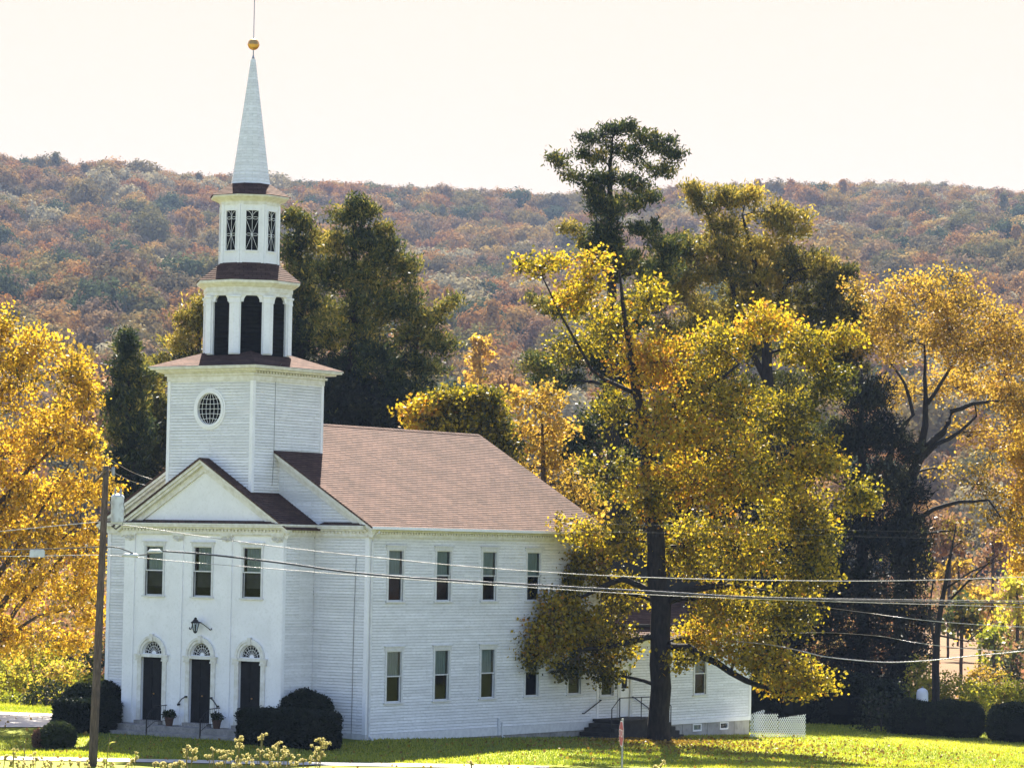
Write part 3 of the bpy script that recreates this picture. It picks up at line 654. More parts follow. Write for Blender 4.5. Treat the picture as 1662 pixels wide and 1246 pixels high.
# ---- lantern stage
RL = 1.19; LZ0, LZ1 = 18.34, 20.62
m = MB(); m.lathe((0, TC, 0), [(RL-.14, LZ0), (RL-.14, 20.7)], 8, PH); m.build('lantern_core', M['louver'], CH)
for k_ in range(8):
    A, B = octv(RL, 0, k_), octv(RL, 0, k_+1); mid = (A+B)/2*np.array([1, 1, 0]); U = (B-A)/np.linalg.norm(B-A); N = np.array([mid[0], mid[1]-TC, 0]); N /= np.linalg.norm(N); hw_ = np.linalg.norm(B-A)/2
    f_ = MB(); wz0, wz1, ww = 18.86, 20.38, .235
    def fb(u0, u1, z0, z1, n0, n1): f_.obox(mid+U*u0+ZF*z0+N*n0, U*(u1-u0), ZF*(z1-z0), N*(n1-n0))
    fb(-hw_, -ww, LZ0, LZ1, -.05, 0); fb(ww, hw_, LZ0, LZ1, -.05, 0); fb(-ww, ww, wz1, LZ1, -.05, 0); fb(-ww, ww, LZ0, wz0, -.05, 0)
    fb(-hw_, -hw_+.10, LZ0, LZ1, .001, .03); fb(hw_-.10, hw_, LZ0, LZ1, .001, .03); fb(-ww-.05, -ww-.005, wz0-.04, wz1+.04, .001, .025); fb(ww+.005, ww+.05, wz0-.04, wz1+.04, .001, .025); fb(-ww, ww, wz1+.001, wz1+.04, .001, .025); fb(-ww, ww, wz0-.05, wz0-.001, .001, .04)
    f_.build('lantern_wall', M['white'], CH)
    wn = MB(); wn.obox(mid-U*ww+ZF*wz0-N*.045, U*2*ww, ZF*(wz1-wz0), N*.01); wo = wn.build('lantern_window', M['louver'], CH)
    g = MB()
    def pt(u_, z_): return mid+U*u_+ZF*z_-N*.02
    zA, zB = wz0+.60, wz0+1.23
    g.tube([pt(0, wz0), pt(0, wz1)], .008, 4)
    for zc_ in (zA, zB):
        for sx in (-1, 1): g.tube([pt(sx*.12+.105*math.cos(a), zc_+.045*math.sin(a)) for a in np.linspace(0, 2*math.pi, 13)], .008, 4)
    for sx in (-1, 1):
        g.tube([pt(sx*ww, wz0), pt(0, zA)], .008, 4); g.tube([pt(0, zA), pt(sx*ww, zB-.05)], .008, 4)
        g.tube([pt(0, zB+.03), pt(sx*.05, wz1-.12), pt(sx*.13, wz1-.04), pt(sx*ww, wz1-.0)], .008, 4)
    g.build('tracery', M['white'], wo)
m = MB(); m.lathe((0, TC, 0), [(1.0, 20.6), (RL+.02, 20.6), (RL+.02, 20.72), (RL+.06, 20.76), (RL+.18, 20.82), (RL+.34, 20.88), (RL+.38, 20.92), (RL+.38, 20.96), (.9, 20.96)], 8, PH); m.build('lantern_cornice', M['trim'], CH)
m = MB(); hip(m, (0, TC), RL+.42, 20.97, .80, 21.47, 8, PH, step=.12); m.build('lantern_roof', M['roof'], CH)
# ---- spire
m = MB(); hip(m, (0, TC), .78, 21.46, .70, 21.95, 8, PH, step=.13, lip=.012); hip(m, (0, TC), .70, 21.95, .09, 26.33, 8, PH, step=.14, lip=.010); SPI = m.build('spire', M['siding'], CH)
m = MB(); m.lathe((0, TC, 0), [(.04, 26.33), (.06, 26.36), (.03, 26.45), (.022, 26.5), (.022, 26.68), (.05, 26.7)], 8); m.tube([(0, TC, 27.1), (0, TC, 29.6)], .018, 6); m.build('finial_rod', M['lead'], SPI)
m = MB(); prof = [(.225*math.sin(math.pi*k_/16)+.001, 26.90-.225*math.cos(math.pi*k_/16)) for k_ in range(17)]; prof[8:8] = [(.235, 26.885), (.235, 26.90)]; m.lathe((0, TC, 0), prof, 24); m.build('gilded_ball', M['gold'], SPI, smooth=True)

# ---- rear wing
Y2 = 27.45; SW = .62; EW = 4.15; AW = 7.57; sw_ = (AW-EW)/(W+.1)
wing_win = [(16.1, 1.80, 3.5), (23.28, 1.68, 3.4), (20.4, 1.70, 3.42)]
dh = (16.98, 17.84, .86, 3.06)
holes = [(a-.45-L, a+.45-L, z0-.03-SW, z1-SW) for a, z0, z1 in wing_win]+[(dh[0]-L, dh[1]-L, 0, dh[3]-SW)]
m = MB(); laps(m, (W, L, SW), YF, ZF, XF, EW-.3-SW, STEP, LIP, lambda v: minus([(.03, Y2-L-.12)], holes, v), gap=GAP)
def wgi(v):
    z = SW+v; h = W if z < EW else max(0, (AW-z)/sw_-.05); return [(-h, h)]
laps(m, (0, Y2, SW), -XF, ZF, YF, AW-SW, STEP*2, LIP, wgi); laps(m, (-W, Y2, SW), -YF, ZF, -XF, EW-SW, STEP*2, LIP, lambda v: [(0, Y2-L)])
WG = m.build('wing_wall', M['siding'], CH)
for a, z0, z1 in wing_win: sash_window(W, a, z0, z1, .90, 'E')
m = MB(); m.box(W-.12, W+.03, Y2-.12, Y2+.03, SW, EW-.3); m.box(W+.0, W+.04, L+.03, 16.9, SW-.18, SW); m.box(W+.0, W+.04, 17.9, Y2+.04, SW-.18, SW); m.box(W, W+.05, L, Y2, EW-.3, EW-.1); m.box(W, W+.3, L+.01, Y2+.3, EW-.097, EW-.02)
m.build('wing_trim', M['white'], WG)
m = MB(); exw = W+.36; zw = AW-sw_*exw+.08
roof_slope(m, exw, zw, 0, AW+.08, L+.0, Y2+.3); roof_slope(m, -exw, zw, 0, AW+.08, L, Y2+.3)
for sx in (1, -1): m.prism([(sx*exw, Y2+.297, zw-.002), (0, Y2+.297, AW+.078), (0, Y2+.297, AW+.02), (sx*exw, Y2+.297, zw-.07)], (0, -(Y2-L+.29), 0))
m.build('wing_roof', M['roof'], CH)
m = MB(); m.box(W-.22, W-.03, L, 22.75, -1.6, SW-.182); m.box(W-.22, W-.03, 22.75, 22.78, -1.6, SW-.182); m.box(W-.22, W-.03, 23.5, 24.95, -1.6, SW-.182); m.box(W-.22, W-.03, 25.7, Y2, -1.6, SW-.182); m.box(W-.22, W-.03, 22.78, 23.5, -1.6, .08); m.box(W-.22, W-.03, 24.95, 25.7, -1.6, .08)
for yy in (20.9, 21.5, 22.0, 24.0, 26.2): m.box(W-.03, W-.015, yy-.03, yy+.03, -.5, SW-.183)
m.box(-W+.05, W-.23, Y2-.2, Y2-.03, -1.6, SW-.182)
WF = m.build('wing_foundation', M['concrete'], CH)
for yc in (23.14, 25.32):
    m = MB()
    for (a, b, c_, d_) in ((yc-.35, yc-.28, .09, .42), (yc+.28, yc+.35, .09, .42), (yc-.279, yc+.279, .36, .42), (yc-.279, yc+.279, .09, .16)): m.box(W-.10, W-.01, a, b, c_, d_)
    wo = m.build('basement_window', M['white'], CH)
    m = MB(); m.quad((W-.06, yc-.3, .12), (W-.06, yc+.3, .12), (W-.06, yc+.3, .40), (W-.06, yc-.3, .40)); m.build('pane', M['glass'], wo)
    m = MB(); m.quad((W-.12, yc-.3, .10), (W-.12, yc+.3, .10), (W-.12, yc+.3, .41), (W-.12, yc-.3, .41)); m.build('blind', M['curtain'] if yc < 24 else M['blind'], wo)
# wing door
m = MB(); m.box(W-.06, W-.02, dh[0]+.06, dh[1]-.06, dh[2]+.03, dh[3]-.07); wd_ = m.build('door', M['white'], CH)
m = MB(); m.box(W-.02, W-.008, dh[0]+.24, dh[1]-.24, 2.05, 2.78); m.build('pane', M['louver'], wd_)
m = MB(); m.box(W-.06, W+.04, dh[0]-.12, dh[0]+.055, .64, dh[3]+.1); m.box(W-.06, W+.04, dh[1]-.055, dh[1]+.12, .64, dh[3]+.1); m.box(W-.06, W+.05, dh[0]+.056, dh[1]-.056, dh[3]-.065, dh[3]+.1); m.build('door_frame', M['casing'], wd_)
m = MB()
for z0, z1 in ((1.0, 1.45), (1.52, 1.95)): m.box(W-.02, W-.01, dh[0]+.16, dh[1]-.16, z0, z1)
m.build('panel', M['white'], wd_)
# added unseen floors, ceilings and walls that keep the rooms dark
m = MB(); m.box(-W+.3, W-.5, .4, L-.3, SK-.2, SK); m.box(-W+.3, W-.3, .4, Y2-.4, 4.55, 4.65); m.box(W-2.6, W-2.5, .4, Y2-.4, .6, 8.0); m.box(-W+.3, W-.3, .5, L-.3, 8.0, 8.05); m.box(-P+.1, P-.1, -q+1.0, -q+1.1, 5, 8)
m.build('room_light_block', M['blind'], CH)

# ------------------------------------------------------------------ things round the church
def bdy(m, name, mat, parent, smooth=False): return m.build(name, mat, parent, smooth)
# front steps
st = thing('stone_steps', 'long low grey granite steps along the church front below the three black doors', 'steps', (0, -2.6, .4))
m = MB()
xx = [-3.98, -2.1, -.4, 1.3, 2.8, 3.98]
for a, b in zip(xx[:-1], xx[1:]): m.box(a+.004, b-.004, -2.58, -q-.0, .15, .835)
bdy(m, 'landing', M['stone'], st)
m = MB()
xx = [-4.02, -2.6, -.9, .8, 2.4, 4.02]
for a, b in zip(xx[:-1], xx[1:]): m.box(a+.004, b-.004, -2.98, -2.585, -.1, .60)
bdy(m, 'lower_step', M['stone'], st)
for dx in DX:
    m = MB(); m.box(dx-.62, dx+.62, -q-.30, -q-.05, .838, .975); m.box(dx-DW, dx+DW, -q-.05, -q+.1, .838, .978); bdy(m, 'sill_step', M['stone'], st)
def railing(X, label):
    r = thing('iron_railing', label, 'railing', (X, -2.9, .6), 'iron stair railings on the front steps')
    m = MB(); m.box(X-.02, X+.02, -3.0, -2.96, .45, 1.18); bdy(m, 'newel', M['iron'], r)
    m = MB(); m.tube([(X, -2.98, 1.18), (X, -2.55, 1.55), (X, -q-.02, 1.58)], .018, 6); m.tube([(X, -2.98, .74), (X, -2.55, .98), (X, -q-.02, 1.0)], .012, 5); bdy(m, 'rail', M['iron'], r)
    m = MB()
    for y in np.arange(-2.86, -q-.02, .115):
        zt_ = 1.18+(y+2.98)/.43*.37 if y < -2.55 else 1.56; zb_ = .74+(y+2.98)/.43*.24 if y < -2.55 else .99
        m.tube([(X, y, zb_-.0), (X, y, zt_)], .008, 4)
    bdy(m, 'baluster', M['iron'], r); return r
railing(-1.62, 'black iron railing with balusters right of the left front door')
railing(1.02, 'black iron railing with balusters right of the middle front door')
def grab(x, label, sx):
    g = thing('wall_handrail', label, 'handrail', (x, -q-.05, 1.8), 'short iron handrails flanking the middle door')
    m = MB(); m.tube([(x, -q-.12, 1.93), (x+sx*.14, -q-.14, 1.86), (x+sx*.30, -q-.15, 1.70), (x+sx*.36, -q-.14, 1.62), (x+sx*.34, -q-.13, 1.58)], .022, 6); bdy(m, 'rail', M['iron'], g)
    m = MB(); m.box(x-.035, x+.035, -q-.14, -q-.05, 1.90, 1.97); m.box(x+sx*.34-.03, x+sx*.34+.03, -q-.16, -q-.045, 1.60, 1.67); bdy(m, 'bracket', M['iron'], g)
grab(-.62, 'short curved black handrail on the wall left of the middle church door', -1); grab(.62, 'short curved black handrail on the wall right of the middle church door', 1)
# wall lantern
wl_ = thing('wall_lantern', 'black iron lantern with two scrolled arms above the middle church door', 'lantern', (-.03, -q-.3, 4.6))
lx, ly, lz = -.03, -q-.32, 4.62
m = MB(); m.lathe((lx, ly, lz), [(.07, -.22), (.15, .10)], 6); bdy(m, 'glass', M['glass'], wl_)
m = MB()
for k_ in range(6): a = k_*math.pi/3; m.tube([(lx+.075*math.cos(a), ly+.075*math.sin(a), lz-.22), (lx+.155*math.cos(a), ly+.155*math.sin(a), lz+.10)], .010, 4)
m.lathe((lx, ly, lz), [(.03, -.29), (.08, -.24), (.085, -.21), (.03, -.20)], 6); m.lathe((lx, ly, lz), [(.12, .09), (.19, .10), (.17, .13), (.09, .19), (.10, .21), (.05, .24), (.06, .27), (.015, .31)], 12); m.lathe((lx, ly, lz), [(.02, -.2), (.02, .05)], 6)
bdy(m, 'frame', M['iron'], wl_)
for sx in (-1, 1):
    m = MB(); m.tube([(lx, ly, lz+.16), (lx+sx*.16, ly+.05, lz+.13), (lx+sx*.30, -q-.15, lz+.02), (lx+sx*.42, -q-.05, lz-.10), (lx+sx*.50, -q-.03, lz-.16), (lx+sx*.55, -q-.03, lz-.13), (lx+sx*.53, -q-.03, lz-.08)], .017, 6)
    m.tube([(lx+sx*.04, ly+.1, lz+.1), (lx+sx*.02, -q-.02, lz+.12)], .015, 5); bdy(m, 'bracket', M['iron'], wl_)

# ------------------------------------------------------------------ foliage
rng = np.random.RandomState(7)
def leaves_arrays(rs, C, n_per, sig, size, aspect, tone, tsd, up=.0, outc=None, facing=None):
    """C (N,3) cluster centres; returns verts, faces, tones of kite-shaped leaves"""
    N = len(C); K = N*n_per
    base = np.repeat(C, n_per, 0)+rs.normal(0, 1, (K, 3))*np.array(sig)
    ax = rs.normal(0, 1, (K, 3)); ax[:, 2] += up
    if outc is not None: ax += np.repeat(outc, n_per, 0)
    if facing is not None:
        nn = np.repeat(facing, n_per, 0)+rs.normal(0, .28, (K, 3)); ax = np.cross(nn, ax)
    ax /= np.linalg.norm(ax, axis=1)[:, None]+1e-9
    b = np.cross(ax, rs.normal(0, 1, (K, 3)) if facing is None else nn); b /= np.linalg.norm(b, axis=1)[:, None]+1e-9
    l = size*rs.uniform(.65, 1.3, (K, 1)); w_ = l*aspect
    v0 = base-ax*l*.5; v1 = base+b*w_*.5-ax*l*.05; v2 = base+ax*l*.5; v3 = base-b*w_*.5-ax*l*.05
    V = np.stack([v0, v1, v2, v3], 1).reshape(-1, 3)
    t = np.repeat(tone, n_per)+rs.normal(0, tsd, K)
    return V, np.arange(K*4).reshape(K, 4), t
def in_ball(rs, n, shell=.45):
    d = rs.normal(0, 1, (n, 3)); d /= np.linalg.norm(d, axis=1)[:, None]; return d*(rs.uniform(0, 1, (n, 1))**shell)
def px_blob(b, D0):
    u, v, ru, rv = b[:4]; dD = b[4] if len(b) > 4 else 0; D = D0+dD
    dens = b[5] if len(b) > 5 else 1.0; tn = b[6] if len(b) > 6 else None  # leaf tone per blob; paints shaded depths and sunlit tips into some crowns
    return dict(c=at(u, v, D), r=np.array([ru*D/F_PX, rv*D/F_PX]), dens=dens, tone=tn)
DENS = {'pine_needles': 1.9, 'olive_gold_needles': 2.0, 'dark_evergreen_needles': 2.2, 'yellow_green_maple_leaves': 3.0, 'golden_maple_leaves': 2.2, 'amber_leaves': 1.6, 'yellow_green_shrub_leaves': 2.2}
def make_tree(name, label, cat, D0, trunk, blobs, mat, bark, seed=0, group=None, tips=9, n_per=45, leaf=.17, aspect=.75, sig=.30, tone=.5, tonev=.12, tsd=.10, limbs=(), twig=.018, up=0., droop=.0, base_px=None, flat=1.0, z_base=None, trunk_n=10, inner=0.25):
    """trunk/limbs: [(u, v, radius_m, dD)] polylines in the photo at depth D0"""
    rs = np.random.RandomState(seed+11)
    T = [(at(u, v, D0+(dd[0] if dd else 0)), r) for (u, v, r, *dd) in trunk]
    g = gzf(T[0][0][0], T[0][0][1]); T[0] = (np.array([T[0][0][0], T[0][0][1], g-.25]), T[0][1])
    root = thing(name, label, cat, (T[0][0][0], T[0][0][1], g), group)
    m = MB(); nodes = []
    def subdiv(poly, wob=.0):
        pts, rr = [], []
        for (a, ra), (b, rb) in zip(poly[:-1], poly[1:]):
            n_ = max(2, int(np.linalg.norm(b-a)/.7))
            for i in range(n_): t = i/n_; pts.append(a*(1-t)+b*t+rs.normal(0, wob, 3)*min(ra, .3)); rr.append(ra*(1-t)+rb*t)
        pts.append(poly[-1][0]); rr.append(poly[-1][1]); return pts, rr
    pts, rr = subdiv(T, .12)
    if rr[0] > .25: pts.insert(1, pts[0]*.5+pts[1]*.5); rr.insert(1, rr[0]*1.02); rr[0] *= 1.35
    m.tube(pts, rr, trunk_n)
    for a, b in zip(pts[2:], rr[2:]): nodes.append((a, b))
    for lb in limbs:
        poly = [(at(u, v, D0+(dd[0] if dd else 0)), r) for (u, v, r, *dd) in lb]
        pts, rr = subdiv(poly, .25); m.tube(pts, rr, 7)
        for a, b in zip(pts, rr): nodes.append((a, b))
    B = [px_blob(b, D0) for b in blobs]
    tp = T[-1][0]; top = max(p_[0][2] for p_ in T)
    B.sort(key=lambda b: min(np.linalg.norm(b['c']-n_[0]) for n_ in nodes))
    Cl, Tn, Oc = [], [], []
    for b in B:
        c = b['c']; r = np.array([b['r'][0], b['r'][0], b['r'][1]])
        R3 = np.stack([Rv, Fh, np.array([0, 0, 1.])])
        NP = np.array([n_[0] for n_ in nodes]); NR = np.array([n_[1] for n_ in nodes])
        dv = c-NP; dist = np.linalg.norm(dv, axis=1)+np.where(dv[:, 2] < 0, -dv[:, 2]*1.2, 0)-NR*2
        j = int(np.argmin(dist)); a = NP[j]; ra = min(NR[j]*.6, .05+.02*np.linalg.norm(c-a)); ra = max(ra, .02)
        ln = np.linalg.norm(c-a); mid = (a+c)/2+np.array([0, 0, ln*(.12-droop)])+rs.normal(0, .06*ln, 3)
        pts = [(1-t)**2*a+2*t*(1-t)*mid+t*t*c for t in np.linspace(0, 1, max(4, int(ln/.8)))]
        rr = np.linspace(ra, max(ra*.4, .015), len(pts)); m.tube(pts, list(rr), 5, caps=False)
        for q_, r_ in list(zip(pts, rr))[1:]: nodes.append((q_, r_))
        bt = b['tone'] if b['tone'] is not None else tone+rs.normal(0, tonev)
        nt_ = max(3, int(tips*DENS.get(mat.name, 1.5)*b['dens']*(b['r'][0]*b['r'][1])**.9))
        ns = max(3, nt_//5); sec = in_ball(rs, ns, .6)*.55
        S_ = c+(sec*r)@R3
        for s_ in S_:
            mm = (c+s_)/2+rs.normal(0, .12, 3); m.tube([c, mm, s_], [max(ra*.4, .015), .02, .014], 4, caps=False)
        off = in_ball(rs, nt_, .45); Tp = c+(off*r)@R3
        dd = np.linalg.norm(Tp[:, None]-S_[None], axis=2); jj = dd.argmin(1)
        for t_, j2 in zip(Tp, jj):
            mm = (t_+S_[j2])/2+rs.normal(0, .08, 3)+np.array([0, 0, .05]); m.tube([S_[j2], mm, t_], [.014, twig*.6, .006], 3, caps=False)
        Cl.append(Tp); Tn.append(bt+rs.normal(0, .11, nt_)); Oc.append((off*np.array([1, 1, flat]))@R3*1.1)
    tk = m.build('trunk', bark, root, smooth=True)
    if n_per:
        Cl = np.concatenate(Cl); Tn = np.concatenate(Tn); Oc = np.concatenate(Oc)
        V, Fq, t = leaves_arrays(rs, Cl, n_per, (sig, sig, sig*.75), leaf, aspect, Tn, tsd, up, Oc)
        me = fast_mesh('crown', V, Fq, mat, t); o = bpy.data.objects.new('crown', me); col.objects.link(o); o.parent = root; o.matrix_parent_inverse = Matrix.Translation(-Vector(root.location))
    return root
M['maple'] = leafmat('yellow_green_maple_leaves', [(0, (.035, .045, .008)), (.3, (.12, .11, .012)), (.55, (.39, .30, .015)), (.8, (.62, .44, .022)), (1, (.55, .24, .02))], .55)
M['golden'] = leafmat('golden_maple_leaves', [(0, (.10, .10, .012)), (.25, (.36, .24, .015)), (.5, (.74, .46, .025)), (.8, (.88, .58, .06)), (1, (.60, .24, .02))], .6)
M['pine'] = leafmat('pine_needles', [(0, (.010, .018, .009)), (.4, (.032, .048, .015)), (.65, (.11, .115, .022)), (1, (.36, .27, .05))], .35)  # gold end of the ramp paints sunlit tips into the needles
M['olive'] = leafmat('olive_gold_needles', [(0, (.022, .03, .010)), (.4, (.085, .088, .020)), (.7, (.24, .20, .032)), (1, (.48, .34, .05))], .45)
M['dark'] = leafmat('dark_evergreen_needles', [(0, (.008, .012, .008)), (.6, (.022, .028, .012)), (1, (.07, .07, .02))], .25)  # ramp kept very dark: the shade on these trees is in the colour
M['core'] = mottled('painted_core_shade', (.010, .011, .008), (.005, .006, .004), 9, .95, spec=.05)  # near-black colour paints the shade inside hedge and shrub foliage
M['shrub'] = leafmat('dark_hedge_leaves', [(0, (.006, .010, .005)), (.6, (.016, .026, .008)), (1, (.05, .07, .015))], .25)
M['lime'] = leafmat('yellow_green_shrub_leaves', [(0, (.08, .10, .012)), (.4, (.26, .28, .02)), (.8, (.55, .48, .04)), (1, (.5, .3, .06))], .55)
M['amber'] = leafmat('amber_leaves', [(0, (.14, .11, .02)), (.4, (.42, .27, .03)), (.7, (.62, .40, .05)), (1, (.65, .32, .06))], .55)
M['brown'] = leafmat('brown_brush', [(0, (.12, .06, .035)), (.5, (.30, .15, .08)), (1, (.45, .27, .12))], .4)

# ------------------------------------------------------------------ trees near the church
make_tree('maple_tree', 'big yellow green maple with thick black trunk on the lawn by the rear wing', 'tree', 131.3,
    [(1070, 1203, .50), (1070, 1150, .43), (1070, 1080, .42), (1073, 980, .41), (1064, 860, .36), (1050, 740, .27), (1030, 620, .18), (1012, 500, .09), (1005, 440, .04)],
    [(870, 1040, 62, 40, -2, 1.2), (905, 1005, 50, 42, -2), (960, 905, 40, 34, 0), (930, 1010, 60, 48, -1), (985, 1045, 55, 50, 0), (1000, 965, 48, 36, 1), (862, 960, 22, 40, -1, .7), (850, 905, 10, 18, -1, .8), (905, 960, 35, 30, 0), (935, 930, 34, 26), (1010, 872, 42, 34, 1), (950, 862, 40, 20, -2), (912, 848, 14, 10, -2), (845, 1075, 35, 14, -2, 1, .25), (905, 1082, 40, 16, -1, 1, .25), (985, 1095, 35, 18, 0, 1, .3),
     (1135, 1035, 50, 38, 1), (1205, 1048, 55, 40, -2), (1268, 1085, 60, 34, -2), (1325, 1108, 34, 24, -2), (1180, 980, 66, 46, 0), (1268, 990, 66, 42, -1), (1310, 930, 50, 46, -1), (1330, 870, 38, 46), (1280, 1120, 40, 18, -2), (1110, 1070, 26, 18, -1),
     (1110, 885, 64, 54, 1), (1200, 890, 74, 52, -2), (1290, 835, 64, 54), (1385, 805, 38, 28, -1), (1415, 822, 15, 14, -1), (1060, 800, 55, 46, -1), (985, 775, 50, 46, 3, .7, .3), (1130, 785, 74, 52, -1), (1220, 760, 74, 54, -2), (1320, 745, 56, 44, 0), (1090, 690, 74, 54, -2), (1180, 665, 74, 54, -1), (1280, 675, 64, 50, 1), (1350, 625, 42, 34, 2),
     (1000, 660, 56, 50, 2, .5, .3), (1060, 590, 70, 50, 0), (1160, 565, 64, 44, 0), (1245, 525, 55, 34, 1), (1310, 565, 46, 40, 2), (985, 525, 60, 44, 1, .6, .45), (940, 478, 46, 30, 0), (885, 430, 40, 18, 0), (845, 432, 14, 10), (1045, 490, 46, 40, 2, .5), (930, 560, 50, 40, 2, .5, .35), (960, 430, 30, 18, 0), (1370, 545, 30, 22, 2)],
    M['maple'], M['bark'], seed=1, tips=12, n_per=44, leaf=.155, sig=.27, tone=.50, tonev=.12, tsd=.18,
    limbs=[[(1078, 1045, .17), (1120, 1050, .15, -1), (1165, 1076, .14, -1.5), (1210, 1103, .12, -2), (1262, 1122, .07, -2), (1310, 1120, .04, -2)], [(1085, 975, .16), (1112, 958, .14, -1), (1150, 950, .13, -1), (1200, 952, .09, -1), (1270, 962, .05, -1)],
           [(1062, 962, .14), (1010, 938, .12, 0), (975, 955, .10, -1), (930, 975, .05, -1)], [(1058, 1030, .13), (1000, 1048, .10, -1), (940, 1052, .08, -1.5), (880, 1040, .05, -2), (815, 1045, .025, -2), (775, 1022, .01, -2)], [(800, 1042, .02, -2), (775, 1045, .008, -2)],
           [(1050, 745, .15), (1125, 650, .10, -1), (1200, 590, .05, -1)], [(1064, 830, .16), (1180, 790, .11, -1), (1300, 752, .06, 0), (1370, 790, .03)], [(1030, 640, .10), (960, 600, .07, 1), (905, 500, .04), (880, 448, .03), (850, 440, .02)]])

make_tree('golden_maple_tree', 'glowing golden orange maple filling the left edge beyond the driveway', 'tree', 136,
    [(-75, 1175, .45), (-72, 1100, .40), (-60, 1000, .34), (-50, 880, .28), (-40, 740, .2), (-30, 600, .1), (-25, 540, .05)],
    [(0, 525, 34, 34), (60, 565, 46, 32), (15, 620, 60, 55), (110, 605, 42, 36), (138, 648, 30, 30), (80, 700, 66, 55), (146, 725, 28, 36), (0, 740, 60, 55), (60, 800, 66, 48), (135, 800, 42, 34), (182, 785, 14, 14), (165, 750, 12, 12), (0, 860, 60, 48), (90, 880, 58, 46), (145, 900, 30, 46), (35, 950, 58, 46), (112, 965, 50, 40), (150, 1000, 20, 30), (0, 1030, 50, 44), (70, 1040, 48, 28), (-80, 700, 80, 90), (-90, 850, 80, 90), (-60, 560, 60, 50), (-100, 1000, 70, 60), (130, 1045, 30, 16), (155, 860, 12, 22)],
    M['golden'], M['bark2'], seed=2, tips=11, n_per=46, leaf=.165, sig=.28, tone=.46, tonev=.08, tsd=.18,
    limbs=[[(-70, 1110, .2), (-20, 1060, .15), (30, 985, .10), (90, 915, .06), (140, 870, .03)], [(-66, 1050, .2), (0, 985, .13), (70, 900, .08), (130, 850, .04)], [(-62, 1010, .2), (0, 930, .13), (60, 840, .07), (120, 740, .03)], [(-50, 900, .15), (20, 800, .08), (90, 690, .04)], [(-70, 1090, .15), (0, 1040, .10), (60, 1000, .06), (120, 985, .03)], [(-50, 870, .14), (40, 770, .08), (130, 690, .04)]])

PK = dict(leaf=.28, aspect=.28, up=.9, twig=.02, tsd=.16)
PD = 1.7; MD = 1.6
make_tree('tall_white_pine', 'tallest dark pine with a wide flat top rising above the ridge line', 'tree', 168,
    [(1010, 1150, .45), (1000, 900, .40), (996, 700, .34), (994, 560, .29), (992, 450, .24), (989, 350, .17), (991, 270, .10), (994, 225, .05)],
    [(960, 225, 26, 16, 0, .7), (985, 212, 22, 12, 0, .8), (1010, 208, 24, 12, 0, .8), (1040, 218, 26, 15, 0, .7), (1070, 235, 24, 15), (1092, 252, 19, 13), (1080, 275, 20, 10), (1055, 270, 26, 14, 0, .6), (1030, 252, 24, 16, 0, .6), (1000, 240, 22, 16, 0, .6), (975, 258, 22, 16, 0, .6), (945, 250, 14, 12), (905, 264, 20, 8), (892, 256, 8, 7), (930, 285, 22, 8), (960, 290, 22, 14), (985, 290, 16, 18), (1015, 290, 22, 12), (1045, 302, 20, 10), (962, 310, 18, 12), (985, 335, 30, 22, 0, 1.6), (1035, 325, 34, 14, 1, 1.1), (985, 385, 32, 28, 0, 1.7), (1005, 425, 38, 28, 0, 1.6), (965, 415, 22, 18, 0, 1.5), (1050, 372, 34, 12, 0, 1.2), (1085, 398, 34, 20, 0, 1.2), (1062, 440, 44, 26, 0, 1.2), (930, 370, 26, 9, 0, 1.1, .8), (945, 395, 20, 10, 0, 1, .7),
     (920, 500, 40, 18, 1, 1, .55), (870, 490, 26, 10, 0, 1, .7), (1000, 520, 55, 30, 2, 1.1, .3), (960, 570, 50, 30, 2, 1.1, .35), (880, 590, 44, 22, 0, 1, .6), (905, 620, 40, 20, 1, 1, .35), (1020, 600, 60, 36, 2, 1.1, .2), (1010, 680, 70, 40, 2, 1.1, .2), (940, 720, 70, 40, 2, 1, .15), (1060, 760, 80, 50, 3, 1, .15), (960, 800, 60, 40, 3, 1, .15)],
    M['pine'], M['bark'], seed=3, tips=17, n_per=58, sig=.22, tone=.42, tonev=.08, flat=.5, **PK)
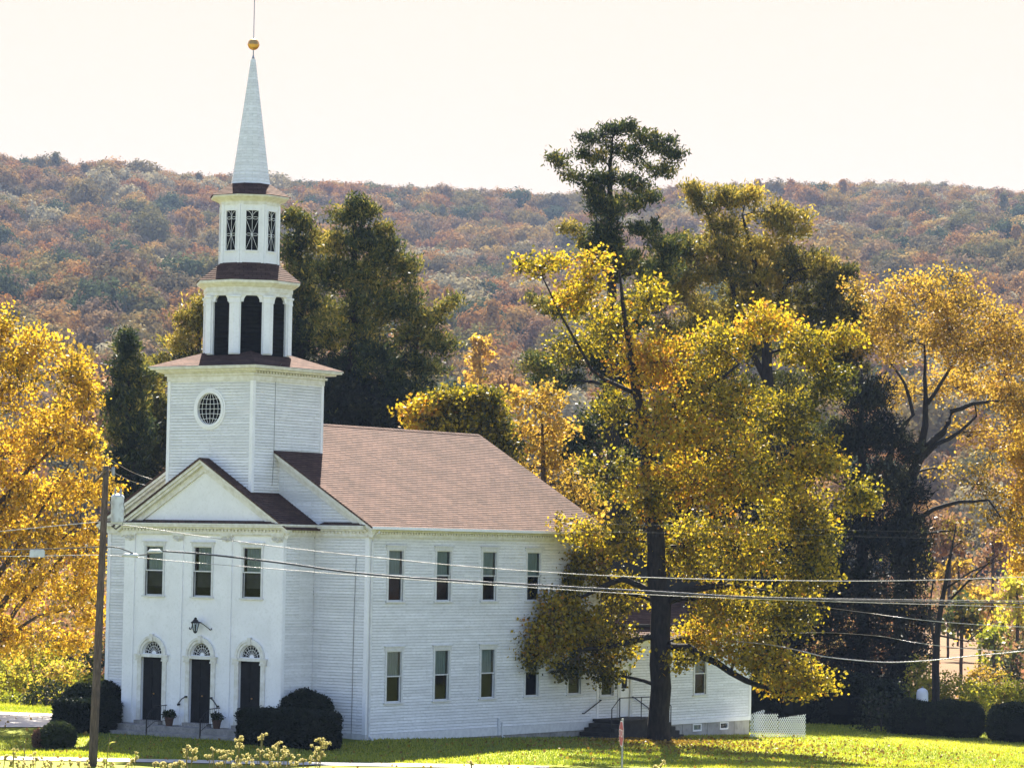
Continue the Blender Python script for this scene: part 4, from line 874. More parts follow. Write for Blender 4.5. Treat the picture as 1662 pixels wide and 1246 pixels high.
make_tree('broad_pine_tree', 'broad olive pine with two leaning leaders right of the tallest pine', 'tree', 175,
    [(1245, 1150, .42), (1245, 800, .38), (1246, 600, .30), (1240, 500, .22), (1226, 430, .14), (1205, 350, .06)],
    [(1128, 303, 24, 9, 0, 1.4), (1130, 320, 16, 14), (1165, 400, 44, 34), (1080, 430, 40, 30, 1, 1, .35), (1060, 480, 44, 30, 1, 1, .3), (1310, 480, 50, 40, 1, 1, .4), (1200, 500, 60, 40, 2, 1, .4), (1365, 520, 30, 34, 1, 1, .3), (1255, 440, 50, 36, 1), (1375, 560, 40, 40, 2, 1, .3), (1148, 335, 28, 16), (1180, 318, 30, 16, 0, 1.3), (1215, 318, 32, 16, 0, 1.2), (1250, 345, 34, 22), (1182, 365, 38, 20), (1277, 375, 34, 20), (1230, 400, 46, 26), (1296, 352, 20, 12), (1110, 400, 40, 22, 0, 1, .35), (1140, 440, 48, 28), (1200, 455, 56, 28), (1290, 425, 44, 28), (1330, 428, 30, 22), (1350, 460, 28, 30, 0, 1.1, .3), (1372, 445, 18, 16, 0, 1.1, .25), (1250, 500, 56, 30), (1340, 505, 40, 30, 0, 1, .35), (1150, 505, 56, 30), (1100, 470, 40, 24), (1100, 545, 56, 34), (1310, 560, 60, 34, 1, 1, .4), (1200, 560, 60, 34, 2, 1, .35), (1390, 500, 26, 34, 1, 1.1, .25), (1140, 620, 70, 40, 3, 1, .2), (1260, 640, 80, 44, 3, 1, .2), (1360, 600, 50, 40, 2, 1, .3), (1180, 720, 90, 50, 4, 1, .15), (1310, 720, 80, 50, 4, 1, .15)],
    M['olive'], M['bark'], seed=4, tips=14, n_per=60, sig=.25, tone=.70, tonev=.10, flat=.5,
    limbs=[[(1242, 620, .2), (1200, 540, .15), (1190, 470, .12), (1172, 400, .09), (1150, 350, .06), (1130, 312, .03)], [(1240, 520, .12), (1290, 440, .07), (1330, 430, .03)]], **PK)
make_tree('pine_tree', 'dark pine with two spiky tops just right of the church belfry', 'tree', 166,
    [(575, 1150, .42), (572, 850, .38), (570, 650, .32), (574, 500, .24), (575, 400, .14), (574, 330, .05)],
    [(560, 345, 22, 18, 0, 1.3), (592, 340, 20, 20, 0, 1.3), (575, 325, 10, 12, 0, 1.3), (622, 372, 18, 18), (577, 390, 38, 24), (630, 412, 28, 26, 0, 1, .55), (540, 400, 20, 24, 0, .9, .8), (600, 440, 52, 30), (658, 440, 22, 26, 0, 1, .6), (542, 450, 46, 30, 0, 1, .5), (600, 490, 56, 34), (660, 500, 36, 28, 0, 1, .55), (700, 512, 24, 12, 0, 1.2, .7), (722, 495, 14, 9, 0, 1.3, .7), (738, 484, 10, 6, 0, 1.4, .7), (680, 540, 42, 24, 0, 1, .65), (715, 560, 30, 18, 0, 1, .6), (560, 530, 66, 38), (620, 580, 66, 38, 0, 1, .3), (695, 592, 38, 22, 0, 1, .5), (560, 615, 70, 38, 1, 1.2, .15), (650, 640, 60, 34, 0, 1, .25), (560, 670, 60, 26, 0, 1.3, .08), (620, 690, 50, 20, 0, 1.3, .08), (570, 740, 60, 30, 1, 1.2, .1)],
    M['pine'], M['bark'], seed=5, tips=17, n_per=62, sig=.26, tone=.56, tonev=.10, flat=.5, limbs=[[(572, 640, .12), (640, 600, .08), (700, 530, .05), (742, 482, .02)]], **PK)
make_tree('pine_tree', 'narrow dark pine partly hidden behind the church lantern and belfry', 'tree', 168,
    [(490, 1150, .36), (488, 800, .32), (487, 600, .25), (486, 450, .15), (482, 345, .05)],
    [(474, 352, 16, 16, 0, 1.2), (495, 362, 18, 20, 0, 1.1), (478, 400, 30, 26), (515, 395, 22, 20, 0, 1, .8), (495, 445, 40, 32), (470, 480, 34, 30), (510, 500, 40, 30, 0, 1, .6), (490, 545, 50, 36, 0, 1.2, .3), (480, 610, 56, 34, 0, 1.3, .12), (520, 650, 40, 40, 0, 1.2, .1), (450, 560, 50, 40, 0, 1.2, .2), (400, 600, 50, 50, 0, 1), (490, 700, 50, 40, 0, 1.2, .1)],
    M['pine'], M['bark'], seed=6, tips=17, n_per=62, sig=.26, tone=.52, tonev=.10, flat=.5, **PK)
make_tree('pine_tree', 'short pine, sunlit tips painted golden, between the dark conifer and the church belfry', 'tree', 170,
    [(325, 1150, .3), (324, 800, .26), (322, 600, .16), (322, 500, .05)],
    [(322, 492, 14, 14), (305, 520, 28, 20, 0, 1, .7), (292, 555, 30, 22, 0, 1, .75), (335, 530, 30, 30), (320, 585, 40, 26, 0, 1, .35), (262, 590, 26, 18, 0, 1, .6), (250, 610, 30, 20, 0, 1, .6), (330, 640, 50, 40, 0, 1, .2)],  # high tones put the sun on the tips into the needle colour
    M['olive'], M['bark'], seed=7, tips=15, n_per=60, sig=.25, tone=.65, tonev=.10, flat=.5, **PK)
make_tree('conifer_tree', 'dull grey green columnar conifer left of the church tower', 'tree', 160,
    [(214, 1150, .3), (213, 800, .25), (210, 640, .15), (205, 540, .04)],
    [(205, 542, 10, 12, 0, 1.3), (203, 565, 20, 18, 0, 1.2), (196, 600, 24, 22, 0, 1.1), (222, 605, 26, 26, 0, 1.1), (190, 645, 24, 26, 0, 1.1), (218, 650, 26, 26), (192, 690, 24, 28), (222, 700, 28, 30, 0, 1.2, .3), (205, 740, 34, 28, 0, 1.2, .2), (205, 790, 40, 34, 0, 1.2, .1)],
    M['pine'], M['bark'], seed=8, tips=24, n_per=50, sig=.22, tone=.42, tonev=.08, flat=.5, **PK)
make_tree('conifer_tree', 'dark olive conifer close behind the left side of the church tower', 'tree', 164,
    [(250, 1150, .3), (250, 800, .25), (248, 690, .15), (246, 600, .04)],
    [(245, 615, 16, 18, 0, 1.2, .6), (238, 650, 24, 24, 0, 1.1, .55), (262, 660, 26, 26, 0, 1, .5), (245, 700, 30, 30, 0, 1.1, .3), (262, 740, 34, 30, 0, 1.2, .15), (235, 765, 30, 26, 0, 1.2, .1), (280, 700, 30, 30, 0, 1, .3), (220, 800, 50, 40, 0, 1.2, .1)],
    M['olive'], M['bark'], seed=9, tips=22, n_per=50, sig=.22, tone=.4, tonev=.08, flat=.5, **PK)
make_tree('broadleaf_tree', 'bushy dark green tree with yellow sunlit rim just above the main roof ridge', 'tree', 142,
    [(735, 1150, .25), (735, 850, .2), (738, 700, .1), (740, 640, .04)],
    [(738, 648, 46, 22, 0, 1.2), (700, 668, 34, 20, 0, 1, .7), (790, 655, 22, 26, 0, 1.2), (680, 690, 22, 14, 0, 1, .7), (740, 690, 60, 22, 0, 1.3, .3), (800, 690, 26, 30, 0, 1.2, .3), (665, 665, 14, 14, 0, 1, .65), (760, 730, 60, 30, 0, 1, .2), (820, 735, 24, 26, 0, 1, .25)],  # high side tones and low base tones paint the rim light into the leaves
    M['maple'], M['bark'], seed=10, tips=17, n_per=40, leaf=.19, sig=.26, tone=.34, tonev=.1, tsd=.18)
make_tree('broadleaf_tree', 'soft golden tree between the main roof end and the big maple', 'tree', 145,
    [(885, 1150, .25), (885, 900, .2), (882, 760, .12), (880, 680, .05)],
    [(860, 655, 40, 26), (905, 690, 40, 34), (860, 710, 40, 36), (900, 750, 44, 34), (935, 790, 40, 34), (835, 640, 20, 18), (890, 640, 30, 20, 0, .8), (850, 760, 26, 20, 0, 1, .3), (960, 840, 40, 30)],
    M['amber'], M['bark2'], seed=12, tips=10, n_per=36, leaf=.19, sig=.3, tone=.55, tonev=.08, tsd=.14)
make_tree('sycamore_tree', 'airy amber tree with bare black curving limbs showing at the right', 'tree', 172,
    [(1460, 1160, .42), (1462, 900, .38), (1474, 800, .34), (1490, 745, .26), (1502, 690, .18), (1503, 640, .12), (1500, 560, .05)],
    [(1440, 500, 46, 30), (1500, 485, 64, 38), (1570, 495, 50, 38), (1620, 520, 36, 30), (1470, 555, 70, 42), (1560, 565, 66, 46), (1640, 590, 42, 44), (1500, 635, 56, 30, 2, .6), (1600, 640, 56, 34, 2, .6), (1665, 660, 36, 44), (1390, 470, 26, 20), (1415, 560, 36, 30, 2, .7, .4), (1580, 700, 40, 30, 2, .6), (1530, 760, 30, 24, 2, .5, .3), (1585, 785, 40, 30, 0, .7, .15), (1610, 835, 26, 36, 0, .8, .12), (1560, 860, 36, 24, 0, .5, .15), (1700, 560, 50, 60), (1540, 450, 40, 20), (1440, 630, 36, 40, 3, .6, .3), (1475, 455, 34, 18), (1530, 530, 60, 40), (1600, 555, 50, 40), (1420, 530, 40, 34), (1640, 640, 40, 36), (1560, 620, 60, 36, 3, .9), (1640, 700, 34, 40, 2, .8), (1610, 745, 36, 30, 2, .6, .4), (1650, 545, 30, 30)],
    M['amber'], M['bark'], seed=13, tips=11, n_per=34, leaf=.17, sig=.34, tone=.55, tonev=.09, tsd=.13, twig=.03,
    limbs=[[(1472, 800, .2), (1440, 745, .17), (1462, 700, .14), (1482, 672, .11), (1468, 622, .08), (1446, 590, .05)], [(1494, 735, .2), (1530, 700, .17), (1545, 668, .14), (1578, 655, .11), (1622, 650, .06)], [(1490, 750, .16), (1520, 722, .12), (1560, 700, .09), (1585, 675, .06), (1582, 655, .04)], [(1503, 655, .12), (1530, 618, .09), (1560, 570, .04)],
           [(1478, 850, .14, -2), (1515, 826, .12, -2), (1555, 815, .10, -2), (1605, 812, .06, -2), (1625, 840, .03, -2)]])
make_tree('broadleaf_tree', 'bright orange yellow tree cut by the right edge of the view', 'tree', 172,
    [(1690, 1150, .25), (1690, 900, .2), (1680, 760, .1), (1675, 700, .04)],
    [(1655, 740, 30, 34), (1665, 800, 34, 36), (1655, 860, 26, 34), (1700, 760, 40, 60), (1660, 910, 24, 24)],
    M['golden'], M['bark2'], seed=14, tips=12, n_per=34, leaf=.19, sig=.32, tone=.5, tonev=.07, tsd=.12)
# dark evergreen screen behind the maple and the lattice
E_G = 'dark evergreens behind the maple and rear wing'
make_tree('evergreen_tree', 'very dark evergreen behind the right side of the big maple, widest of its group', 'tree', 168,
    [(1400, 1180, .35), (1400, 900, .3), (1398, 720, .2), (1398, 600, .06)],
    [(1398, 640, 34, 34), (1385, 715, 50, 44), (1425, 780, 54, 44), (1400, 860, 64, 50), (1450, 880, 44, 44), (1380, 950, 66, 50), (1440, 990, 54, 50), (1400, 1060, 84, 50), (1480, 930, 34, 40), (1470, 840, 30, 26), (1350, 1120, 70, 36), (1440, 1120, 60, 36), (1500, 1010, 24, 40), (1470, 1060, 40, 40), (1480, 800, 26, 30, 1), (1470, 740, 26, 34, 2), (1490, 880, 24, 40, 2), (1430, 700, 34, 40, 2), (1420, 640, 30, 30, 2)],
    M['dark'], M['bark'], seed=15, group=E_G, tips=18, n_per=34, sig=.3, tone=.4, tonev=.12, flat=.5, **PK)
make_tree('evergreen_tree', 'dark evergreen behind the lattice panels and rear wing corner', 'tree', 166,
    [(1290, 1180, .3), (1290, 950, .25), (1288, 800, .15), (1287, 700, .05)],
    [(1287, 760, 50, 50), (1270, 850, 70, 50), (1320, 900, 70, 60), (1250, 960, 80, 60), (1330, 1000, 70, 60), (1240, 1060, 70, 60), (1300, 1110, 80, 50), (1220, 1130, 50, 40), (1200, 1000, 60, 60)],
    M['dark'], M['bark'], seed=16, group=E_G, tips=17, n_per=34, sig=.32, tone=.35, tonev=.12, flat=.5, **PK)
make_tree('evergreen_tree', 'dark evergreen directly behind the upper maple crown', 'tree', 178,
    [(1120, 1180, .3), (1120, 900, .25), (1118, 720, .15), (1117, 560, .05)],
    [(1117, 640, 60, 50), (1080, 740, 80, 60), (1150, 780, 80, 60), (1090, 860, 90, 60), (1180, 900, 80, 60), (1000, 830, 70, 50), (1210, 800, 60, 60)],
    M['dark'], M['bark'], seed=17, group=E_G, tips=14, n_per=34, sig=.32, tone=.4, tonev=.12, flat=.5, **PK)
make_tree('evergreen_tree', 'low dark evergreen behind the belfry roof and main roof peak', 'tree', 165,
    [(540, 1150, .3), (540, 900, .25), (540, 750, .15), (540, 620, .05)],
    [(540, 640, 44, 30), (590, 660, 60, 30), (530, 690, 50, 30), (620, 700, 50, 26), (560, 740, 80, 40), (650, 730, 50, 30)],
    M['dark'], M['bark'], seed=18, tips=22, n_per=36, sig=.28, tone=.4, tonev=.12, flat=.5, **PK)
make_tree('bare_tree', 'thin nearly leafless tree with forked dark stems above the right hand shrubs', 'tree', 158,
    [(1520, 1140, .20), (1519, 1060, .18), (1524, 1010, .14), (1534, 950, .11), (1545, 890, .06), (1552, 850, .03)],
    [(1470, 1000, 30, 30, 0, .7), (1590, 940, 44, 26, 0, .7), (1600, 905, 36, 20, 0, .7), (1560, 880, 30, 26, 0, .7), (1500, 920, 24, 36, 0, .6), (1580, 1040, 36, 20, 0, .6), (1610, 985, 30, 20, 0, .5), (1500, 970, 24, 20, 0, .6)],
    M['amber'], M['bark'], seed=19, tips=7, n_per=3, leaf=.16, sig=.3, tone=.4,
    limbs=[[(1518, 1050, .08), (1508, 1000, .06), (1515, 940, .03)], [(1528, 985, .07), (1570, 945, .05), (1620, 900, .02)], [(1534, 955, .06), (1580, 925, .04), (1630, 905, .015)], [(1521, 1030, .05), (1570, 1040, .04), (1600, 1015, .02)]])

# mid distance trees
MG = 'smaller autumn trees in the middle distance'
def mid(name, label, D, u, v, w_, h_, mat, seed, tone, tips=10, n_per=24, leaf=.30, base=None, grp=None):
    rs = np.random.RandomState(seed); bl = [(u, v-h_*.55, w_*.45, h_*.3)]
    for k_ in range(5): a = rs.uniform(0, 6.28); bl.append((u+w_*.5*math.cos(a), v+h_*.5*math.sin(a), w_*.42, h_*.34, rs.uniform(-1, 1)))
    for k_ in range(3): bl.append((u+(k_-1)*w_*.5, v+h_*1.05, w_*.4, h_*.35, rs.uniform(-1, 1)))
    return make_tree(name, label, 'tree', D, [(u, v+h_*1.6, .10), (u+2, v+h_*.5, .12), (u, v-h_*.4, .05)], bl, mat, M['bark2'], seed=seed, tips=tips, n_per=n_per, leaf=leaf, sig=.42, tone=tone, tonev=.07, tsd=.12, group=grp)
mid('broadleaf_tree', 'pale tan tree rising behind the golden maple at left', 260, 128, 600, 40, 42, M['amber'], 31, .25, tips=4, leaf=.4)
mid('broadleaf_tree', 'dusty orange tree between the golden maple and dark conifer', 250, 162, 640, 34, 40, M['brown'], 32, .8, tips=4, leaf=.4)
mid('broadleaf_tree', 'pale yellow hillside tree left of the roof end gap', 330, 778, 575, 26, 34, M['amber'], 33, .62, tips=3, leaf=.5)
mid('broadleaf_tree', 'rounded dusty pink tree low on the slope above the roof end', 300, 815, 620, 40, 22, M['brown'], 34, .9, tips=3.5, leaf=.45)
mid('broadleaf_tree', 'yellow green tree at the right edge below the amber tree', 215, 1650, 965, 34, 34, M['lime'], 35, .7, tips=5, leaf=.35)
mid('broadleaf_tree', 'orange leaved sapling in the gap behind the bare tree', 222, 1590, 985, 26, 34, M['amber'], 36, .5, tips=4, leaf=.35)
mid('evergreen_tree', 'small dark green pine seen through the bare tree branches', 200, 1560, 990, 26, 22, M['pine'], 37, .5, tips=9, leaf=.35)
mid('evergreen_tree', 'small cone shaped dark conifer standing in the russet meadow at right', 205, 1640, 1085, 16, 34, M['pine'], 38, .45, tips=12, leaf=.3)
mid('broadleaf_tree', 'olive sapling with a thin grey stem beside the russet meadow', 212, 1612, 1045, 14, 30, M['lime'], 39, .3, tips=5, leaf=.3)
for i, (u, v, w_, h_, mt, tn, lb) in enumerate([(1540, 860, 40, 26, 'brown', .85, 'dusty rose tree far behind the curving limbs, nearest the middle of the gap'), (1480, 870, 30, 34, 'lime', .35, 'dim green tree low in the gap under the curving limbs'), (1610, 880, 34, 28, 'brown', .7, 'russet tree far behind at the right, above the bare branches'), (1555, 930, 40, 26, 'amber', .5, 'amber thicket tree behind the forked bare stems')]):
    mid('broadleaf_tree', lb, 250+i*12, u, v, w_, h_, M[mt], 50+i, tn, tips=3.5, leaf=.42)

# ------------------------------------------------------------------ shrubs and hedges
def leaf_skin(name, label, cat, c, rx, ry, h, mat, seed, n, box=False, leaf=.09, ang=0, group=None, tone=.5, zb=None, rough=.06, up=.3, parts=True):
    rs = np.random.RandomState(seed); g = gzf(c[0], c[1]) if zb is None else zb
    root = thing(name, label, cat, (c[0], c[1], g), group)
    d = rs.normal(0, 1, (n, 3)); d /= np.linalg.norm(d, axis=1)[:, None]
    if box:
        d = rs.uniform(-1, 1, (n, 3)); pa = np.array([ry*h/2, rx*h/2, rx*ry]); ax_ = rs.choice(3, n, p=pa/pa.sum()); d[np.arange(n), ax_] = rs.choice([-1, 1], n)
        q_ = d/(np.sum(np.abs(d)**9, axis=1)**(1/9))[:, None]; z = q_[:, 2]*.5+.5; d = d/np.linalg.norm(d, axis=1)[:, None]
    else:
        q_ = d/(np.sum(np.abs(d)**2.5, axis=1)**(1/2.5))[:, None]; z = q_[:, 2]*.55+.45; z = np.where(z < .02, rs.uniform(0, .3, n), z)
    depth = 1-np.abs(rs.normal(0, rough, n)); lump = 1+.06*np.sin(q_[:, 0]*5+seed)*np.cos(q_[:, 1]*4)+.04*np.sin(z*9+q_[:, 0]*7)
    lump = 1+(lump-1)*(.15 if box else .6)
    x = q_[:, 0]*rx*depth*lump; y = q_[:, 1]*ry*depth*lump; zz = z*h*(depth*.3+.7)*(1 if box else lump)
    ca, sa = math.cos(ang), math.sin(ang); C = np.stack([c[0]+x*ca-y*sa, c[1]+x*sa+y*ca, g+zz], 1); O3 = np.stack([d[:, 0]*ca-d[:, 1]*sa, d[:, 0]*sa+d[:, 1]*ca, d[:, 2]], 1)
    V, Fq, t = leaves_arrays(rs, C, 6, (.045, .045, .045), leaf, .6, np.full(n, tone)+rs.normal(0, .12, n), .1, up, O3)
    me = fast_mesh('foliage', V, Fq, mat, t); o = bpy.data.objects.new('foliage', me); col.objects.link(o); o.parent = root; o.matrix_parent_inverse = Matrix.Translation(-Vector(root.location))
    m = MB()      # solid dark core standing for the shaded inside
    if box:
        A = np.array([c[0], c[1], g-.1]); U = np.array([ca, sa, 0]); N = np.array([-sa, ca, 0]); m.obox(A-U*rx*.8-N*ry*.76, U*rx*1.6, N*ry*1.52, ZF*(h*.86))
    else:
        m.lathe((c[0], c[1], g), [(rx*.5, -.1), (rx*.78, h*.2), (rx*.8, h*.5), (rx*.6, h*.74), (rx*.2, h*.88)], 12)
    m.build('branches', M['core'], root); return root  # one solid filler for inner shade, no modelled branches
def base(u, v, z=None):   # ground point seen at (u, v)
    d = ray(u, v)
    for t in np.arange(85, 260, .15):
        p = CAM+d*t
        if p[2] <= gzf(p[0], p[1]): return p
    return p
p0, p1 = onY(390, 1200, -3.2), onY(546, 1203, -3.2)
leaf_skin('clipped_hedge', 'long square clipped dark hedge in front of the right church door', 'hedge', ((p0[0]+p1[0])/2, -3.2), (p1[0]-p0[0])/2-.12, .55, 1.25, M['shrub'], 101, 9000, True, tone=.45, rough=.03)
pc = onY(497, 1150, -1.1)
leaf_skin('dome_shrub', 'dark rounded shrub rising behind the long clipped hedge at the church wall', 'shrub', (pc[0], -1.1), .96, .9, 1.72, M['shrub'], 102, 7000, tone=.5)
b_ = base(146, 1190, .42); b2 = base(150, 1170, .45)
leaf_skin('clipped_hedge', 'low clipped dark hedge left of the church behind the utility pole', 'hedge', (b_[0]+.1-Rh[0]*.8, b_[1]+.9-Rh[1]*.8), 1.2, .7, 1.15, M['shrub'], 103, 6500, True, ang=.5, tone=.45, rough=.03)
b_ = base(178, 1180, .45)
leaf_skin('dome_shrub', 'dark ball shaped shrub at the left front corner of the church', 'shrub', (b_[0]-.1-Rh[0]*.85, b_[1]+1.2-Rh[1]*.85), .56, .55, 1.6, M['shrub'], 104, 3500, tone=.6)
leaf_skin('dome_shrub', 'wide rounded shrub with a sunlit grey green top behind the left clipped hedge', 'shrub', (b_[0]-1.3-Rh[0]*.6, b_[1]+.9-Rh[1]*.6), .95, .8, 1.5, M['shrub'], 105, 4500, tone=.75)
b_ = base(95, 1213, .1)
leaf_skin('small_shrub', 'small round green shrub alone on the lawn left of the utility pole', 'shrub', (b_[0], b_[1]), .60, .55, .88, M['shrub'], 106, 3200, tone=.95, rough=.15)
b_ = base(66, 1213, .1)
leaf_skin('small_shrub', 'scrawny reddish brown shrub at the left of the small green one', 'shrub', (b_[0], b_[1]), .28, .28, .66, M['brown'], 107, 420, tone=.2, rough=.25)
# right hedge
for i, (u, v, rx, h, lb) in enumerate([(1470, 1192, 1.25, 1.55, 'left end of the dark hedge rows beyond the lawn, rounded and leaning left'), (1535, 1196, 1.3, 1.65, 'middle dark hedge clump beyond the lawn, left of the gap'), (1640, 1204, 1.35, 1.75, 'dark hedge clump right of the gap at the right edge of the lawn'), (1710, 1206, 1.3, 1.75, 'dark hedge clump just outside the right edge of the lawn')]):
    b_ = base(u, v, -.75 if i < 2 else -.95)
    leaf_skin('hedge_shrub', lb, 'hedge', (b_[0], b_[1]+.8), rx*1.08, 1.0, h, M['shrub'], 110+i, 6500, False, tone=.62, ang=.6, rough=.10)
for i, (u, v, rx, h, lb) in enumerate([(1245, 1168, 1.6, 2.6, 'dark thicket right behind the first lattice panel'), (1310, 1172, 1.7, 2.4, 'dark thicket behind the outer end of the lattice'), (1375, 1174, 1.8, 2.5, 'dark thicket midway between the lattice and the right hedge'), (1420, 1176, 1.4, 2.2, 'dark thicket touching the left end of the right hedge')]):
    b_ = base(u, v, -.5); leaf_skin('thicket_shrub', lb, 'shrub', (b_[0], b_[1]), rx, 1.1, h, M['shrub'], 140+i, 4000, tone=.5, rough=.12, leaf=.13)
def scrub(u, v, D, w_, h_, mat, seed, tone, label, n=None, leaf=.15):
    rs = np.random.RandomState(seed); p_ = at(u, v, D); yb = v+(p_[2]-gzf(p_[0], p_[1]))*F_PX/D     # pixel row of its foot
    bl = []; top = v-h_*.6; H = max(yb-top, h_); w_ = w_*1.1
    for r_ in range(3):
        for k_ in range(3): bl.append((u+(k_-1)*w_*.55+rs.uniform(-.15, .15)*w_, top+H*(.18+.3*r_)+rs.uniform(-.04, .04)*H+abs(k_-1)*h_*.3, w_*.42, H*.2, rs.uniform(-1.2, 1.2)))
    return make_tree('scrub_bush', label, 'bush', D, [(u, yb, .05), (u+1, (yb+v)/2, .04), (u, top+H*.3, .03)], bl, mat, M['bark2'], seed=seed, tips=16, n_per=34, leaf=leaf, sig=.24, tone=tone, tonev=.06, tsd=.16)
scrub(1470, 1122, 163, 40, 16, M['lime'], 120, .35, 'dull green bush behind the left end of the right hedge')
scrub(1540, 1105, 160, 44, 22, M['lime'], 121, .65, 'bright yellow green bush above the middle of the right hedge')
scrub(1585, 1120, 159, 20, 30, M['lime'], 122, .55, 'leafy yellow green sprays filling the gap in the right hedge')
scrub(1630, 1112, 162, 38, 20, M['lime'], 123, .55, 'yellow green bush over the hedge clump near the right edge')
scrub(1493, 1080, 165, 14, 26, M['lime'], 124, .5, 'slender leafy shrub left of the bare tree stem')
scrub(1600, 1090, 168, 30, 16, M['amber'], 125, .35, 'olive brown scrub in front of the russet meadow')
scrub(20, 1135, 152, 50, 18, M['lime'], 126, .45, 'sunlit tan and green scrub at the far left beyond the driveway')
scrub(75, 1125, 150, 34, 26, M['shrub'], 127, .8, 'dark green bush between the yellow bushes beyond the driveway')
scrub(105, 1085, 153, 38, 26, M['lime'], 128, .78, 'glowing yellow green bush under the golden maple')
scrub(145, 1110, 150, 26, 30, M['lime'], 129, .35, 'green leafy thicket just left of the utility pole')
scrub(10, 1080, 155, 36, 24, M['lime'], 130, .7, 'yellow green bush at the left edge under the golden maple')
scrub(-30, 1110, 158, 40, 40, M['lime'], 132, .55, 'green and yellow thicket just outside the left edge')
scrub(50, 1060, 160, 50, 30, M['lime'], 133, .6, 'lit yellow green thicket behind the bushes under the golden maple')
scrub(115, 1050, 162, 36, 30, M['shrub'], 134, .85, 'dark green thicket behind the glowing bush under the golden maple')
scrub(1430, 1130, 153, 30, 20, M['shrub'], 135, .7, 'dark low bush at the far left end of the right hedge')
scrub(1660, 1120, 163, 26, 20, M['lime'], 136, .6, 'yellow green bush touching the right edge above the hedge')
scrub(155, 1060, 155, 20, 40, M['shrub'], 131, .8, 'tall dark thicket between golden maple and church corner')
b_ = at(1497, 1121, 158); t_ = thing('propane_tank', 'small white rounded tank top showing among the yellow green bushes', 'tank', (b_[0], b_[1], gzf(b_[0], b_[1])))
m = MB(); g_ = gzf(b_[0], b_[1]); m.lathe((b_[0], b_[1], g_), [(.2, 0), (.2, .05), (.12, .1), (.25, .2), (.29, .3), (.29, b_[2]-g_-.1), (.25, b_[2]-g_+.04), (.14, b_[2]-g_+.12), (.05, b_[2]-g_+.15)], 20); m.build('shell', M['tankw'], t_, True)
m = MB(); m.lathe((b_[0], b_[1], b_[2]+.15), [(.05, -.02), (.05, .06), (.02, .08)], 8); m.build('valve', M['lead'], t_)

def brush():
    rs = np.random.RandomState(77); Cs = []; Ts = []; Os = []
    for i in range(2000):
        left = i % 3 == 0; dd = rs.uniform(172, 480) if left else rs.uniform(195, 480)
        ss = (rs.uniform(-.22, -.02) if left else (rs.uniform(-.22, .24) if i % 2 else rs.uniform(.08, .2)))*dd
        if not left and dd < 330 and ss > .12*dd and ss < .155*dd: continue
        x, y = CAM[0]+Fh[0]*dd+Rh[0]*ss, CAM[1]+Fh[1]*dd+Rh[1]*ss; h = rs.uniform(1.2, 3.2)*(1+(dd-170)/260); r = h*rs.uniform(.45, .8); k_ = 38
        q_ = in_ball(rs, k_, .4)*np.array([r, r, h*.55]); q_[:, 2] += h*.5; Cs.append(q_+np.array([x, y, gzf(x, y)])); Ts.append(np.full(k_, rs.uniform(.05, .95))+rs.normal(0, .05, k_)); Os.append(q_*.2)
    C = np.concatenate(Cs); V, Fq, t = leaves_arrays(rs, C, 5, (.3, .3, .3), .36, .6, np.concatenate(Ts), .06, .3)
    me = fast_mesh('brush', V, Fq, M['brush'], t); o = bpy.data.objects.new('brush', me); col.objects.link(o); o['kind'] = 'stuff'
M['brush'] = leafmat('russet_and_olive_brush', [(0, (.10, .10, .03)), (.3, (.26, .20, .06)), (.6, (.40, .22, .10)), (.8, (.42, .18, .10)), (1, (.5, .36, .12))], .4)
brush()
def turf():
    rs = np.random.RandomState(91); N = 270000; dd = 113+rs.uniform(0, 1, N)**1.15*47; ss = rs.uniform(-.22, .22, N)*dd
    x = CAM[0]+Fh[0]*dd+Rh[0]*ss; y = CAM[1]+Fh[1]*dd+Rh[1]*ss
    ok = ~((x > -W-.3) & (x < W+.1) & (y > -3.0) & (y < Y2+.3)) & ~((x > W) & (x < 8.1) & (y > 13.6) & (y < 19.8)); a_, b_ = gnd(104, 1168), gnd(92, 1193)
    u_ = 831+(ss/dd)*F_PX; ok &= ~((u_ < 118) & (dd > 124) & (dd < 138.5))
    x, y = x[ok], y[ok]; n_ = len(x); z = gz(x, y); an = rs.uniform(0, math.pi, n_); h = rs.uniform(.045, .10, n_); wv = .022
    c, s_ = np.cos(an)*wv, np.sin(an)*wv; lx, ly = rs.normal(0, .025, n_), rs.normal(0, .025, n_)
    V = np.stack([np.stack([x-c, y-s_, z-.01], 1), np.stack([x+c, y+s_, z-.01], 1), np.stack([x+lx, y+ly, z+h], 1)], 1).reshape(-1, 3)
    tn = .5+.22*np.sin(x*.31+np.sin(y*.23))*np.cos(y*.27)+rs.normal(0, .18, n_)
    me = fast_mesh('grass', V, np.arange(n_*3).reshape(n_, 3), M['turf'], tn); o = bpy.data.objects.new('grass', me); col.objects.link(o); o['kind'] = 'stuff'
    # leaf litter, thickest under the maple
    n2 = 5200; cx_, cy_ = 9.3, 15.2; r = np.abs(rs.normal(0, 7, n2)); an = rs.uniform(0, 6.28, n2); x = cx_+r*np.cos(an); y = cy_+r*np.sin(an); x[:1400] = rs.uniform(-14, 26, 1400); y[:1400] = rs.uniform(-14, 30, 1400)
    ok = ~((x > -W-.3) & (x < 8.1) & (y > -3.0) & (y < Y2+.3)); x, y = x[ok], y[ok]; n2 = len(x)
    C = np.stack([x, y, gz(x, y)+.07], 1); V, Fq, t = leaves_arrays(rs, C, 1, (.0, .0, .012), .13, .8, rs.uniform(.3, 1, n2), .05, 0)
    me = fast_mesh('fallen_leaves', V, Fq, M['litter'], t); o = bpy.data.objects.new('fallen_leaves', me); col.objects.link(o); o['kind'] = 'stuff'
